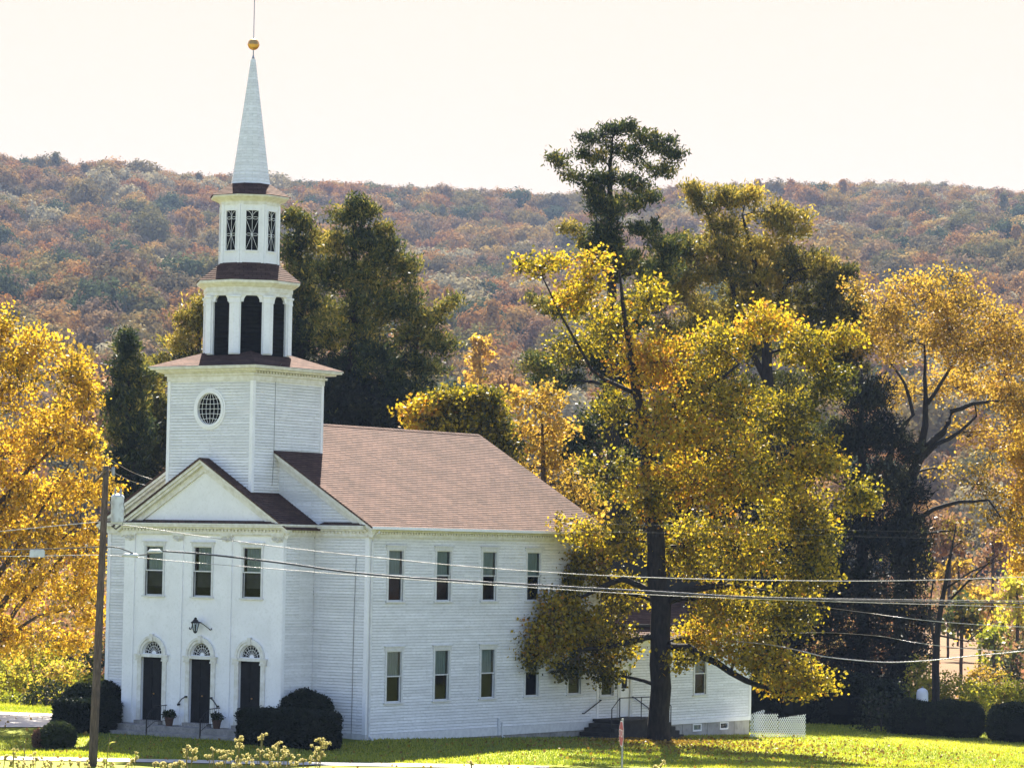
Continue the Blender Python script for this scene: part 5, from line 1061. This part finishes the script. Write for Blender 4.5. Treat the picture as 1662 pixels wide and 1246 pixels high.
M['turf'] = leafmat('grass_blades', [(0, (.07, .12, .008)), (.4, (.30, .36, .012)), (.7, (.50, .50, .018)), (1, (.55, .47, .07))], .6, gloss=.05)
M['litter'] = leafmat('fallen_leaf_litter', [(0, (.10, .06, .02)), (.5, (.34, .20, .03)), (1, (.55, .36, .05))], .3)
turf()
# ------------------------------------------------------------------ far wooded hillside (one mass)
def forest():
    rs = np.random.RandomState(5)
    ctype = ['round']*6+['cone']*2
    protos = bpy.data.collections.new('forest_tree_shapes')
    hm = []
    m, n, o = newmat('hillside_foliage'); Lk = n.links
    oi = n.nodes.new('ShaderNodeObjectInfo'); cr = n.nodes.new('ShaderNodeValToRGB'); Lk.new(oi.outputs['Random'], cr.inputs[0]); cr.color_ramp.interpolation = 'CONSTANT'
    cols = [(.46, .23, .08), (.52, .30, .10), (.30, .22, .09), (.24, .19, .10), (.46, .25, .09), (.54, .37, .12), (.12, .15, .07), (.34, .26, .10), (.33, .19, .10), (.46, .28, .09), (.30, .21, .13), (.52, .45, .27), (.25, .22, .08), (.40, .27, .14)]
    e = cr.color_ramp.elements
    while len(e) < len(cols): e.new(.5)
    for i, (x, c) in enumerate(zip(e, cols)): x.position = i/len(cols); x.color = (*[y*.62 for y in c], 1)
    a = n.nodes.new('ShaderNodeAttribute'); a.attribute_name = 'tone'
    mrr = n.nodes.new('ShaderNodeMapRange'); mrr.inputs['To Min'].default_value = .55; mrr.inputs['To Max'].default_value = 1.45; Lk.new(a.outputs['Fac'], mrr.inputs['Value'])
    vs = n.nodes.new('ShaderNodeVectorMath'); vs.operation = 'SCALE'; Lk.new(cr.outputs[0], vs.inputs[0]); Lk.new(mrr.outputs[0], vs.inputs['Scale'])
    d = n.nodes.new('ShaderNodeBsdfDiffuse'); t = n.nodes.new('ShaderNodeBsdfTranslucent'); mi = n.nodes.new('ShaderNodeMixShader'); mi.inputs[0].default_value = .16
    Lk.new(vs.outputs[0], d.inputs[0]); Lk.new(vs.outputs[0], t.inputs[0]); Lk.new(d.outputs[0], mi.inputs[1]); Lk.new(t.outputs[0], mi.inputs[2]); Lk.new(mi.outputs[0], o.inputs[0])
    for i, ct in enumerate(ctype):
        N = 150
        if ct == 'round':
            # several lobes make an uneven crown
            lob = [np.array([0, 0, 7.2])]+[np.array([rs.uniform(-2.1, 2.1), rs.uniform(-2.1, 2.1), rs.uniform(4.6, 8.4)]) for _ in range(6)]
            C, NN = [], []
            for lb in lob[:6]:
                q_ = in_ball(rs, 34, .12); q_ = q_[q_[:, 2] > -.6]; C.append(lb+q_*np.array([2.1, 2.1, 1.8])*rs.uniform(.8, 1.25)); NN.append(q_)
            C = np.concatenate(C); NN = np.concatenate(NN); sz, asp = .46, .8
        else:
            hgt = rs.uniform(0, 1, N)**.8; rad = (1-hgt)*2.3+.2; an = rs.uniform(0, 6.28, N); C = np.stack([rad*np.cos(an), rad*np.sin(an), 2+hgt*9], 1); NN = np.stack([np.cos(an), np.sin(an), np.full(N, .5)], 1); sz, asp = .5, .5
        V, Fq, tn = leaves_arrays(rs, C, 15, (.34, .34, .3), sz, asp, np.full(len(C), .5)+rs.normal(0, .09, len(C)), .06, .2, facing=NN)
        me = fast_mesh('forest_tree_crown', V, Fq, m, tn); 
        ob = bpy.data.objects.new('forest_tree_crown', me); protos.objects.link(ob); hm.append(ob)
    # points
    P_ = []; 
    d_ = 485.0
    while d_ < 1700:
        sp_ = 10.5; s_lo, s_hi = -.33*d_, .31*d_
        n_ = int((s_hi-s_lo)/sp_); ss = np.linspace(s_lo, s_hi, n_)+rs.uniform(-3.6, 3.6, n_); dd = d_+rs.uniform(-4, 4, n_)
        P_.append(np.stack([CAM[0]+Fh[0]*dd+Rh[0]*ss, CAM[1]+Fh[1]*dd+Rh[1]*ss], 1)); d_ += 11 if d_ < 900 else 12
    P_ = np.concatenate(P_); Z = gz(P_[:, 0], P_[:, 1]); n_ = len(P_)
    me = bpy.data.meshes.new('forest'); me.vertices.add(n_); me.vertices.foreach_set('co', np.column_stack([P_, Z-.5]).astype(np.float32).ravel())
    sc = rs.uniform(1.35, 2.1, n_)*np.where(rs.uniform(0, 1, n_) < .10, 1.2, 1)
    clump = np.sin(P_[:, 0]*.013)*np.sin(P_[:, 1]*.017+P_[:, 0]*.004)
    idx = rs.randint(0, 6, n_); dq, _ = ds(P_[:, 0], P_[:, 1]); idx = np.where((rs.uniform(0, 1, n_) < np.clip(.02+.06*clump, .005, .1)) & (dq < 1480), rs.randint(6, 8, n_), idx); sc = np.where(dq > 1500, np.minimum(sc, 1.7), sc)
    for nm, ty, arr in (('sc', 'FLOAT', sc), ('rot', 'FLOAT', rs.uniform(0, 6.28, n_)), ('idx', 'INT', idx)):
        at_ = me.attributes.new(nm, ty, 'POINT'); at_.data.foreach_set('value', arr.astype(np.int32 if ty == 'INT' else np.float32))
    me.materials.append(m)
    ob = bpy.data.objects.new('forest', me); col.objects.link(ob); ob['kind'] = 'stuff'
    ng = bpy.data.node_groups.new('forest_scatter', 'GeometryNodeTree'); ng.interface.new_socket('Geometry', in_out='INPUT', socket_type='NodeSocketGeometry'); ng.interface.new_socket('Geometry', in_out='OUTPUT', socket_type='NodeSocketGeometry')
    gi = ng.nodes.new('NodeGroupInput'); go = ng.nodes.new('NodeGroupOutput'); m2p = ng.nodes.new('GeometryNodeMeshToPoints'); ip = ng.nodes.new('GeometryNodeInstanceOnPoints'); ci = ng.nodes.new('GeometryNodeCollectionInfo')
    ci.inputs['Collection'].default_value = protos; ci.inputs['Separate Children'].default_value = True; ip.inputs['Pick Instance'].default_value = True
    def na(nm, ty): q_ = ng.nodes.new('GeometryNodeInputNamedAttribute'); q_.data_type = ty; q_.inputs['Name'].default_value = nm; return q_.outputs['Attribute']
    ng.links.new(gi.outputs[0], m2p.inputs['Mesh']); ng.links.new(m2p.outputs[0], ip.inputs['Points']); ng.links.new(ci.outputs[0], ip.inputs['Instance'])
    ng.links.new(na('idx', 'INT'), ip.inputs['Instance Index']); ng.links.new(na('sc', 'FLOAT'), ip.inputs['Scale'])
    cx_ = ng.nodes.new('ShaderNodeCombineXYZ'); ng.links.new(na('rot', 'FLOAT'), cx_.inputs['Z']); ng.links.new(cx_.outputs[0], ip.inputs['Rotation'])
    ng.links.new(ip.outputs[0], go.inputs[0]); md = ob.modifiers.new('scatter', 'NODES'); md.node_group = ng
forest()

# ------------------------------------------------------------------ utility pole and wires
DP = 108.0
pb = at(150, 1246, DP); pt_ = at(172.5, 756, DP); gp = gzf(pb[0], pb[1]); dirp = (pt_-pb)/np.linalg.norm(pt_-pb); foot = pb-dirp*((pb[2]-gp+.3)/dirp[2])
up_ = thing('utility_pole', 'leaning weathered wooden utility pole with a grey transformer at the left of the church', 'utility pole', (foot[0], foot[1], gp))
m = MB(); m.tube([foot+(pt_-foot)*t for t in np.linspace(0, 1, 14)], list(np.linspace(.155, .10, 14)), 12); m.build('pole', M['pole'], up_, True)
m = MB(); A, B = at(153, 782, DP+.2), at(173, 762, DP-.2); m.tube([A, B], .055, 4); m.tube([A+ZF*.02, A+ZF*.22], [.05, .03], 6); m.build('crossarm', M['pole'], up_)
m = MB(); a = at(190, 848, DP+.3); m.lathe(a, [(.16, -.02), (.20, 0), (.215, .04), (.215, .80), (.225, .81), (.225, .86), (.18, .92), (.06, .96)], 20); TF = m.build('transformer', M['tank'], up_, False)
for dx_, h_ in ((-.08, .26), (.10, .24)):
    m = MB(); m.lathe(a+Rv*dx_+ZF*.9, [(.03, 0), (.05, .04), (.03, .07), (.05, .11), (.03, .15), (.02, h_)], 10); m.build('bushing', M['lead'], TF)
m = MB(); m.obox(a-Rv*.40+ZF*.05-Fh*.04, Rv*.25, Fh*.08, ZF*.10); m.obox(a-Rv*.40+ZF*.62-Fh*.04, Rv*.25, Fh*.08, ZF*.10); m.build('bracket', M['lead'], TF)
m = MB(); q0 = at(184, 758, DP); m.lathe(q0-ZF*.25, [(.03, -.05), (.06, 0), (.06, .22), (.03, .26)], 10); m.tube([q0-ZF*.1, at(175, 762, DP)], .02, 5); m.build('fuse_cutout', M['lead'], up_)
m = MB(); m.tube([q0-ZF*.3, at(183, 790, DP), at(188, 800, DP+.2)], .01, 4); m.tube([at(200, 815, DP+.1), at(204, 835, DP), at(198, 852, DP)], .01, 4); m.tube([at(181, 853, DP), at(188, 858, DP), at(196, 852, DP)], .03, 5); m.build('lead_wire', M['cable'], up_)
def wire(pts, rad, mat, label, name='overhead_cable', D=DP, group='overhead cables along the road', n=6, step=6.0, extend=True):
    P3 = [at(u, v, D if len(r) == 0 else r[0]) for (u, v, *r) in pts]
    Q = []
    for i in range(len(P3)-1):     # Catmull-Rom
        a, b, c, d = P3[max(i-1, 0)], P3[i], P3[i+1], P3[min(i+2, len(P3)-1)]
        for t in np.linspace(0, 1, 8, endpoint=False): Q.append(.5*((2*b)+(-a+c)*t+(2*a-5*b+4*c-d)*t*t+(-a+3*b-3*c+d)*t**3))
    Q.append(P3[-1]); m = MB(); m.tube(Q, rad, n); o = m.build(name, mat, None, True); return tag(o, label, 'cable', group)
wire([(-120, 872), (0, 862), (90, 853), (168, 846)], .014, M['alu'], 'thin upper cable left of the utility pole crossing the golden maple')
wire([(176, 849), (240, 857), (313, 868), (460, 888), (580, 901), (785, 921), (1060, 937), (1403, 942.5), (1662, 936), (1800, 930)], .014, M['alu'], 'thin cable from the transformer crossing above the upper church windows')
wire([(-120, 893), (0, 892), (100, 890), (178, 887), (205, 893), (222, 900), (240, 899), (262, 894)], .022, M['cable'], 'cable from the left edge dipping to a splice just right of the pole')
wire([(262, 894), (340, 900), (460, 914), (580, 930), (740, 942), (1060, 960), (1260, 971), (1662, 979), (1800, 982)], .026, M['cable'], 'thick black bundled cable crossing the church at upper window sills')
wire([(262, 893), (340, 898.6), (460, 912.2), (580, 928.6), (740, 940.6), (1060, 958.6), (1260, 969), (1662, 975), (1800, 977)], .010, M['alu'], 'bright support strand lying on top of the thick black cable')
wire([(-120, 904), (60, 902), (178, 901), (305, 912), (460, 924), (600, 935), (800, 949), (1060, 965), (1300, 974), (1662, 985)], .012, M['alu'], 'lowest thin bright cable just under the thick black one')
wire([(900, 848), (1260, 857), (1460, 862), (1800, 872)], .004, M['cable'], 'faint hair thin wire above the others at right', D=112)
wire([(900, 862), (1260, 867), (1460, 872), (1800, 880)], .004, M['cable'], 'faint hair thin wire just below the topmost one at right', D=112.5)
wire([(1115, 1040, 138.0), (1185, 1040, 130), (1250, 1046, 122), (1300, 1056), (1345, 1066), (1430, 1074), (1500, 1072), (1570, 1065), (1662, 1056), (1800, 1040)], .022, M['alu'], 'thick twisted pale service cable sagging at right above the hedge', D=118)
wire([(1141, 970, 145.2), (1290, 980, 132), (1400, 993, 122), (1450, 1000), (1520, 1008), (1600, 1014), (1662, 1017), (1800, 1022)], .012, M['alu'], 'bright thin wire slanting down in front of the bare tree', D=118)
wire([(1216, 1033, 142.6), (1320, 1026, 130), (1420, 1031, 122), (1478, 1041), (1530, 1048), (1580, 1053), (1662, 1057), (1800, 1062)], .010, M['alu'], 'thin wire below the slanting one, passing the bare tree fork', D=119)
wire([(170, 740, 112), (215, 766), (262, 782), (300, 790), (340, 797, 145)], .007, M['alu'], 'upper hair wire between pole top and tower', D=130)
wire([(172, 760, 112), (215, 781), (258, 792), (280, 797), (330, 806, 145)], .007, M['alu'], 'lower hair wire between pole top and tower', D=130)
m = MB(); a = at(61, 898, DP); m.obox(a-Rv*.25-Fh*.09-ZF*.12, Rv*.48, Fh*.18, ZF*.22); m.obox(a-Rv*.23-Fh*.07+ZF*.103, Rv*.44, Fh*.14, ZF*.035); sb = m.build('splice_box', M['tank']); tag(sb, 'pale grey box hanging on the cable left of the utility pole', 'cable box')
m = MB(); Q = [at(u, v, DP-.02) for u, v in ((198, 901), (203, 900.5), (222, 901), (226, 902))]; m.tube(Q, [.02, .06, .06, .02], 8); s1 = m.build('splice_sleeve', M['tank'], None, True); tag(s1, 'bright sleeve on the cable just right of the pole', 'cable splice')
m = MB(); Q = [at(u, v, DP-.02) for u, v in ((239, 896), (243, 894.5), (258, 894), (264, 895.5))]; m.tube(Q, [.02, .065, .065, .02], 8); s1 = m.build('splice_sleeve', M['tank'], None, True); tag(s1, 'bright sleeve on the cable in front of the left upper window', 'cable splice')

# ------------------------------------------------------------------ road sign seen nearly edge on
DS = 91.5; a = at(1008.5, 1190, DS); gs = gzf(a[0], a[1])
sg = thing('stop_sign', 'faded red octagonal sign seen nearly edge on in front of the maple', 'sign', (a[0], a[1], gs))
nrm = (-Fh*math.sin(R_(8))-Rh*math.cos(R_(8))); tan_ = np.cross(ZF, nrm); tan_ /= np.linalg.norm(tan_)
def octo(r, off): return [a+nrm*off+tan_*r*math.cos(R_(22.5+45*i))+ZF*r*math.sin(R_(22.5+45*i)) for i in range(8)]
m = MB(); m.prism(octo(.385, 0), -nrm*.004); pl_ = m.build('plate', M['signw'], sg)
m = MB(); m.prism(octo(.355, .003), -nrm*.002); m.build('red_face', M['red'], pl_)
cu_ = bpy.data.curves.new('txt', 'FONT'); cu_.body = 'STOP'; cu_.size = .31; cu_.align_x = 'CENTER'; cu_.align_y = 'CENTER'; to = bpy.data.objects.new('txt', cu_); col.objects.link(to)
bpy.context.view_layer.update(); me = bpy.data.meshes.new_from_object(to); bpy.data.objects.remove(to)
me.name = 'lettering'; me.materials.clear(); me.materials.append(M['signw'])
lo = bpy.data.objects.new('lettering', me); col.objects.link(lo); lo.parent = pl_
c_ = a+nrm*.006; me.transform(Matrix(((tan_[0], 0, nrm[0], c_[0]), (tan_[1], 0, nrm[1], c_[1]), (0, 1, nrm[2], c_[2]), (0, 0, 0, 1))))
m = MB(); pp = a-nrm*.03; m.obox((pp[0]-.02, pp[1]-.02, gs-.3), (.04, 0, 0), (0, .04, 0), ZF*(a[2]+.42-gs+.3)); m.build('post', M['lead'], sg)

# ------------------------------------------------------------------ lattice panels
def lattice(p_a, p_b, h0, h1, label):
    A = np.array(p_a, float); B = np.array(p_b, float); ln = np.linalg.norm(B-A); U = (B-A)/ln; N = np.cross(U, ZF); N /= np.linalg.norm(N)
    root = thing('lattice_panel', label, 'lattice panel', tuple(A), 'white lattice panels beside the rear wing')
    for sgn, off in ((1, 0), (-1, .012)):
        m = MB(); s = -h1
        while s < ln+h1:
            # slat from (s,0) rising by 45 degrees, clipped
            pts = []
            def y_at(x): return (x-s)*sgn if sgn > 0 else (s-x)
            x0, x1 = (s, s+3) if sgn > 0 else (s-3, s)
            def top(x): return h0+(h1-h0)*min(max(x/ln, 0), 1)
            if sgn > 0: xa = max(0, s); xb = s; 
            xs_ = np.linspace(max(0, x0), min(ln, x1), 60); ok = [x for x in xs_ if 0 <= y_at(x) <= top(x)]
            if len(ok) > 2:
                xa, xb = ok[0], ok[-1]; P0 = A+U*xa+ZF*y_at(xa)+N*off; P1 = A+U*xb+ZF*y_at(xb)+N*off; d_ = (P1-P0)/np.linalg.norm(P1-P0); side = np.cross(N, d_)*.018
                m.obox(P0-side, P1-P0, side*2, N*.009)
            s += .165
        m.build('slats', M['lattice'], root)
    return root
def gpt(u, v, z): p_ = base(u, v); return (p_[0], p_[1], p_[2])
la, lb_, lc_ = gpt(1217, 1196, -.55), gpt(1262, 1196, -.58), gpt(1307, 1196, -.60)
lattice(la, lb_, 1.02, 1.02, 'white lattice panel touching the rear wing corner')
lattice((lb_[0]+.03, lb_[1], lb_[2]), (lc_[0], lc_[1], lc_[2]), .84, 1.02, 'white lattice panel with slanting top, farther from the wing')
lq = gpt(1223, 1187, 0); lr = gpt(1240, 1187, 0); zz_ = lq[2]
lattice((lq[0], lq[1], zz_), (lr[0], lr[1], zz_), .86, .98, 'small piece of white lattice peeking over the first panel')

# ------------------------------------------------------------------ flower pots, porch and its rails
for X, lb in ((-1.05, 'dark flower pot with leafy plant right of the left church door'), (1.28, 'dark flower pot with leafy plant right of the middle church door')):
    t_ = thing('flower_pot', lb, 'flower pot', (X, -2.35, .835), 'flower pots on the front steps')
    m = MB(); m.lathe((X, -2.35, .835), [(.12, 0), (.17, .26), (.19, .27), (.19, .33), (.16, .33), (.15, .28)], 16); m.build('pot', M['terra'], t_)
    rs = np.random.RandomState(int(X*10)+30); C = in_ball(rs, 160, .5)*np.array([.26, .26, .16])+np.array([X, -2.35, 1.27]); V, Fq, tt = leaves_arrays(rs, C, 4, (.03, .03, .03), .09, .5, np.full(160, .8), .2, .5)
    me = fast_mesh('plant', V, Fq, M['shrub'], tt); o = bpy.data.objects.new('plant', me); col.objects.link(o); o.parent = t_; o.matrix_parent_inverse = Matrix.Translation(-Vector(t_.location))
PX = 8.0
pc_ = thing('side_porch', 'dark side porch with steps at both ends below the white wing door', 'porch', (7.2, 16.6, 0))
m = MB(); m.box(W+.05, PX, 15.0, 18.3, .78, .88); m.box(W+.1, PX-.06, 15.05, 18.25, -.6, .777); m.build('deck', M['porch'], pc_)
for i in range(4):
    m = MB(); m.box(W+.08, PX-.02, 15.0-.32*(i+1), 15.0-.32*i-.004, -.5, .88-.16*(i+1)+.0); m.build('step', M['porch'], pc_)
for i in range(4):
    m = MB(); m.box(W+.08, PX-.02, 18.3+.32*i+.004, 18.3+.32*(i+1), -.6, .88-.18*(i+1)); m.build('step', M['porch'], pc_)
m = MB()
ya = onX(1006, 1140, PX-.05)[1]; yb = onX(1041, 1140, PX-.05)[1]; yl = onX(993, 1155, PX-.05)[1]; yr = onX(1089, 1150, PX-.05)[1]
xr = PX-.05; zt_ = 1.78
m.tube([(xr, yl, .3), (xr, yl, 1.36), (xr, ya, zt_), (xr, yr-.7, zt_), (xr, yr, 1.36), (xr, yr, .2)], .022, 6)
for y_ in (ya, yb, yb+(yb-ya)*.8): m.tube([(xr, y_, .8), (xr, y_, zt_)], .02, 6)
hr_ = tag(m.build('porch_railing', M['iron']), 'black pipe railing along the outer edge of the side porch', 'railing')
for (a1, a2, lb) in (((14.31, 1.12), (15.56, 1.63), 'black wall rail rising to the side porch from its left steps'), ((17.94, 1.69), (19.23, 1.15), 'black wall rail descending right from the white wing door')):
    g = thing('wall_handrail', lb, 'handrail', (W+.05, a1[0], a1[1]), 'black wall rails at the side porch')
    m = MB(); m.tube([(W+.02, a1[0], a1[1]), (W+.10, a1[0], a1[1]), (W+.10, a2[0], a2[1]), (W+.02, a2[0], a2[1])], .022, 6); m.build('rail', M['iron'], g)
    m = MB(); m.lathe((W+.04, a1[0], a1[1]), [(.045, -.02), (.045, .02)], 8); m.lathe((W+.04, a2[0], a2[1]), [(.045, -.02), (.045, .02)], 8); m.build('bracket', M['iron'], g)

# ------------------------------------------------------------------ seed-head weeds on the near bank
M['seed'] = leafmat('cream_seed_heads', [(0, (.40, .30, .10)), (.5, (.88, .76, .30)), (1, (.95, .88, .5))], .5)
M['weedleaf'] = leafmat('weed_leaves', [(0, (.10, .14, .02)), (.5, (.30, .34, .06)), (1, (.6, .55, .15))], .5)
M['stem'] = mottled('weed_stem', (.22, .17, .07), (.14, .12, .05), 20, .8)
def weed(u, v, D, heads, seed, label, leafy=False, lean=0):
    rs = np.random.RandomState(seed); tp = at(u, v, D); b0 = tp-Rv*(lean*.4+.05); g = gzf(b0[0], b0[1]); b0 = np.array([b0[0], b0[1], g-.03])
    root = thing('seed_head_weed' if not leafy else 'leafy_weed', label, 'weed', (b0[0], b0[1], g), 'weeds on the near bank')
    m = MB(); main = [b0*(1-t)+tp*t+np.array([0, 0, 0])+Rv*lean*.12*math.sin(t*3)+rs.normal(0, .008, 3) for t in np.linspace(0, 1, 9)]; m.tube(main, list(np.linspace(.009, .004, 9)), 5)
    hc = []
    for (du, dv) in heads:
        hp = at(u+du, v+dv, D+rs.uniform(-.15, .15)); H = tp[2]-g
        t_s = max(.35, 1-(abs(du)+abs(dv)+18)/F_PX*D/H*1.2); st_ = b0*(1-t_s)+tp*t_s; md_ = (st_+hp)/2-ZF*.03
        m.tube([st_, md_, hp], [.005, .004, .003], 4); hc.append(hp)
        for _ in range(rs.randint(2, 5)):
            k3 = hp+rs.normal(0, .022, 3); m.tube([md_*.3+hp*.7, k3], .0025, 3); hc.append(k3)
    m.build('stem', M['stem'], root)
    if hc:
        C = []; 
        for h_ in hc: C.append(h_+in_ball(rs, 22, .5)*np.array([.014, .014, .012]))
        C = np.concatenate(C); V, Fq, t = leaves_arrays(rs, C, 4, (.003,)*3, .012, .6, np.full(len(C), .55)+rs.normal(0, .15, len(C)), .15, .4)
        me = fast_mesh('seed_heads', V, Fq, M['seed'], t); o = bpy.data.objects.new('seed_heads', me); col.objects.link(o); o.parent = root; o.matrix_parent_inverse = Matrix.Translation(-Vector(root.location))
    # lance leaves
    nl = 26 if leafy else 9; V = []; Fq = []; T = []
    for i in range(nl):
        t_ = rs.uniform(.35, .99) if leafy else rs.uniform(.2, .75); p_ = b0*(1-t_)+tp*t_; an = rs.uniform(0, 6.28); dr = np.array([math.cos(an), math.sin(an), rs.uniform(.1, .9)]); dr /= np.linalg.norm(dr); ln = rs.uniform(.05, .11)*(1.25-t_*.5); sd_ = np.cross(dr, ZF); sd_ /= np.linalg.norm(sd_); wd = ln*.16
        q1 = p_+dr*ln*.5+ZF*ln*.12; q2 = p_+dr*ln-ZF*ln*.05; k4 = len(V)
        V += [p_, q1+sd_*wd, q2, q1-sd_*wd]; Fq.append([k4, k4+1, k4+2, k4+3]); T.append(rs.uniform(.2, .9))
    me = fast_mesh('leaves', np.array(V), np.array(Fq), M['weedleaf'], np.array(T)); o = bpy.data.objects.new('leaves', me); col.objects.link(o); o.parent = root; o.matrix_parent_inverse = Matrix.Translation(-Vector(root.location))
wd = [(305, 1210, [(0, 0), (10, 8), (-3, 12), (6, 20)], 'seed head weed with two lumpy heads leftmost of the middle clump'), (346, 1216, [(0, 0), (-6, 10), (16, 2), (24, 6)], 'pale weed with three heads left of centre in the middle clump'), (366, 1226, [(0, 0), (10, -4), (18, 8), (-8, 12)], 'pale many headed weed in the hollow of the middle clump'),
      (388, 1200, [(0, 0), (2, 8), (6, 26)], 'thin weed with one round pale head beside the hedge corner'), (426, 1192, [(0, 0), (-2, 4)], 'tallest arching weed with a single head against the dark hedge'), (452, 1206, [(0, 0), (-6, 8), (10, 14), (-16, 12)], 'branched pale weed right of the tall arching one'), (424, 1220, [(0, 0), (8, 4), (-8, 6), (14, 10)], 'dense cream headed weed low in front of the hedge'), (468, 1222, [(0, 0), (8, 6), (-8, 4), (4, 14)], 'dense cream headed weed on the right of the hedge clump'),
      (492, 1232, [(0, 0), (12, -2), (-10, 6)], 'low cream weed at the right foot of the clump'), (521, 1203, [(0, 0), (8, 4), (-8, 10), (2, 18), (-10, 22)], 'slender upright weed with small heads standing apart at right'), (400, 1236, [(0, 0), (10, 4), (-12, 4)], 'low cream weed in the middle of the bottom edge clump'), (440, 1238, [(0, 0), (12, 4), (-12, 2)], 'low thick cream weed below the branched one'),
      (214, 1234, [(0, 0), (6, -4), (-6, 6)], 'pale weed with one knobbly head right of the utility pole foot'), (252, 1240, [(0, 0), (10, 2)], 'short weed at the bottom edge left of the steps'), (268, 1238, [(0, 0), (8, 4)], 'short weed at the bottom edge under the left steps'), (288, 1238, [(0, 0), (12, 2)], 'short cream weed at the bottom edge under the left railing'),
      (170, 1238, [(0, 0), (10, 0), (-10, 4)], 'short pale weed at the foot of the utility pole'), (128, 1236, [(0, 0), (-14, 2), (12, 4)], 'pale weed beneath the small round shrub'), (84, 1238, [(0, 0), (-12, 0), (14, 2)], 'pale weed between the small shrub and left edge'), (8, 1228, [(0, 0), (-10, 4), (10, 8)], 'pale weed in the bottom left corner'), (40, 1238, [(0, 0), (10, 2), (-12, 4)], 'pale weed near the bottom left corner beside the leafy spike'),
      (765, 1238, [(0, 0)], 'single tiny weed head at the bottom edge below the side wall'), (1072, 1242, [(0, 0), (-6, 3)], 'single pale weed head at the bottom edge under the maple')]
for i, (u, v, h_, lb) in enumerate(wd): weed(u, v, 27+(i*37 % 10)*.35, h_, 200+i, lb, lean=(.3 if i % 2 else -.3))
weed(41, 1202, 27.5, [], 240, 'tall leafy weed spike left of the small round shrub', True); weed(177, 1196, 27.2, [], 241, 'tall leafy weed spike just right of the utility pole', True); weed(22, 1222, 28, [(0, 0)], 242, 'bushy leafy weed in the bottom left corner', True)
weed(55, 1226, 28.5, [(4, 4)], 243, 'short leafy weed between the two at bottom left', True)

# ------------------------------------------------------------------ haze
def haze():
    m, n, o = newmat('haze_air'); v = n.nodes.new('ShaderNodeVolumePrincipled'); v.inputs['Color'].default_value = (.50, .66, 1.0, 1); v.inputs['Density'].default_value = .00007; v.inputs['Anisotropy'].default_value = 0.0
    n.links.new(v.outputs[0], o.inputs['Volume'])
    mb = MB(); A = CAM-Fh*150-Rh*1300; mb.obox((A[0], A[1], -12), Rh*2600, Fh*2500, ZF*260)
    ob = mb.build('haze', m); ob['kind'] = 'stuff'; return ob
HZ = 1
if HZ: haze()
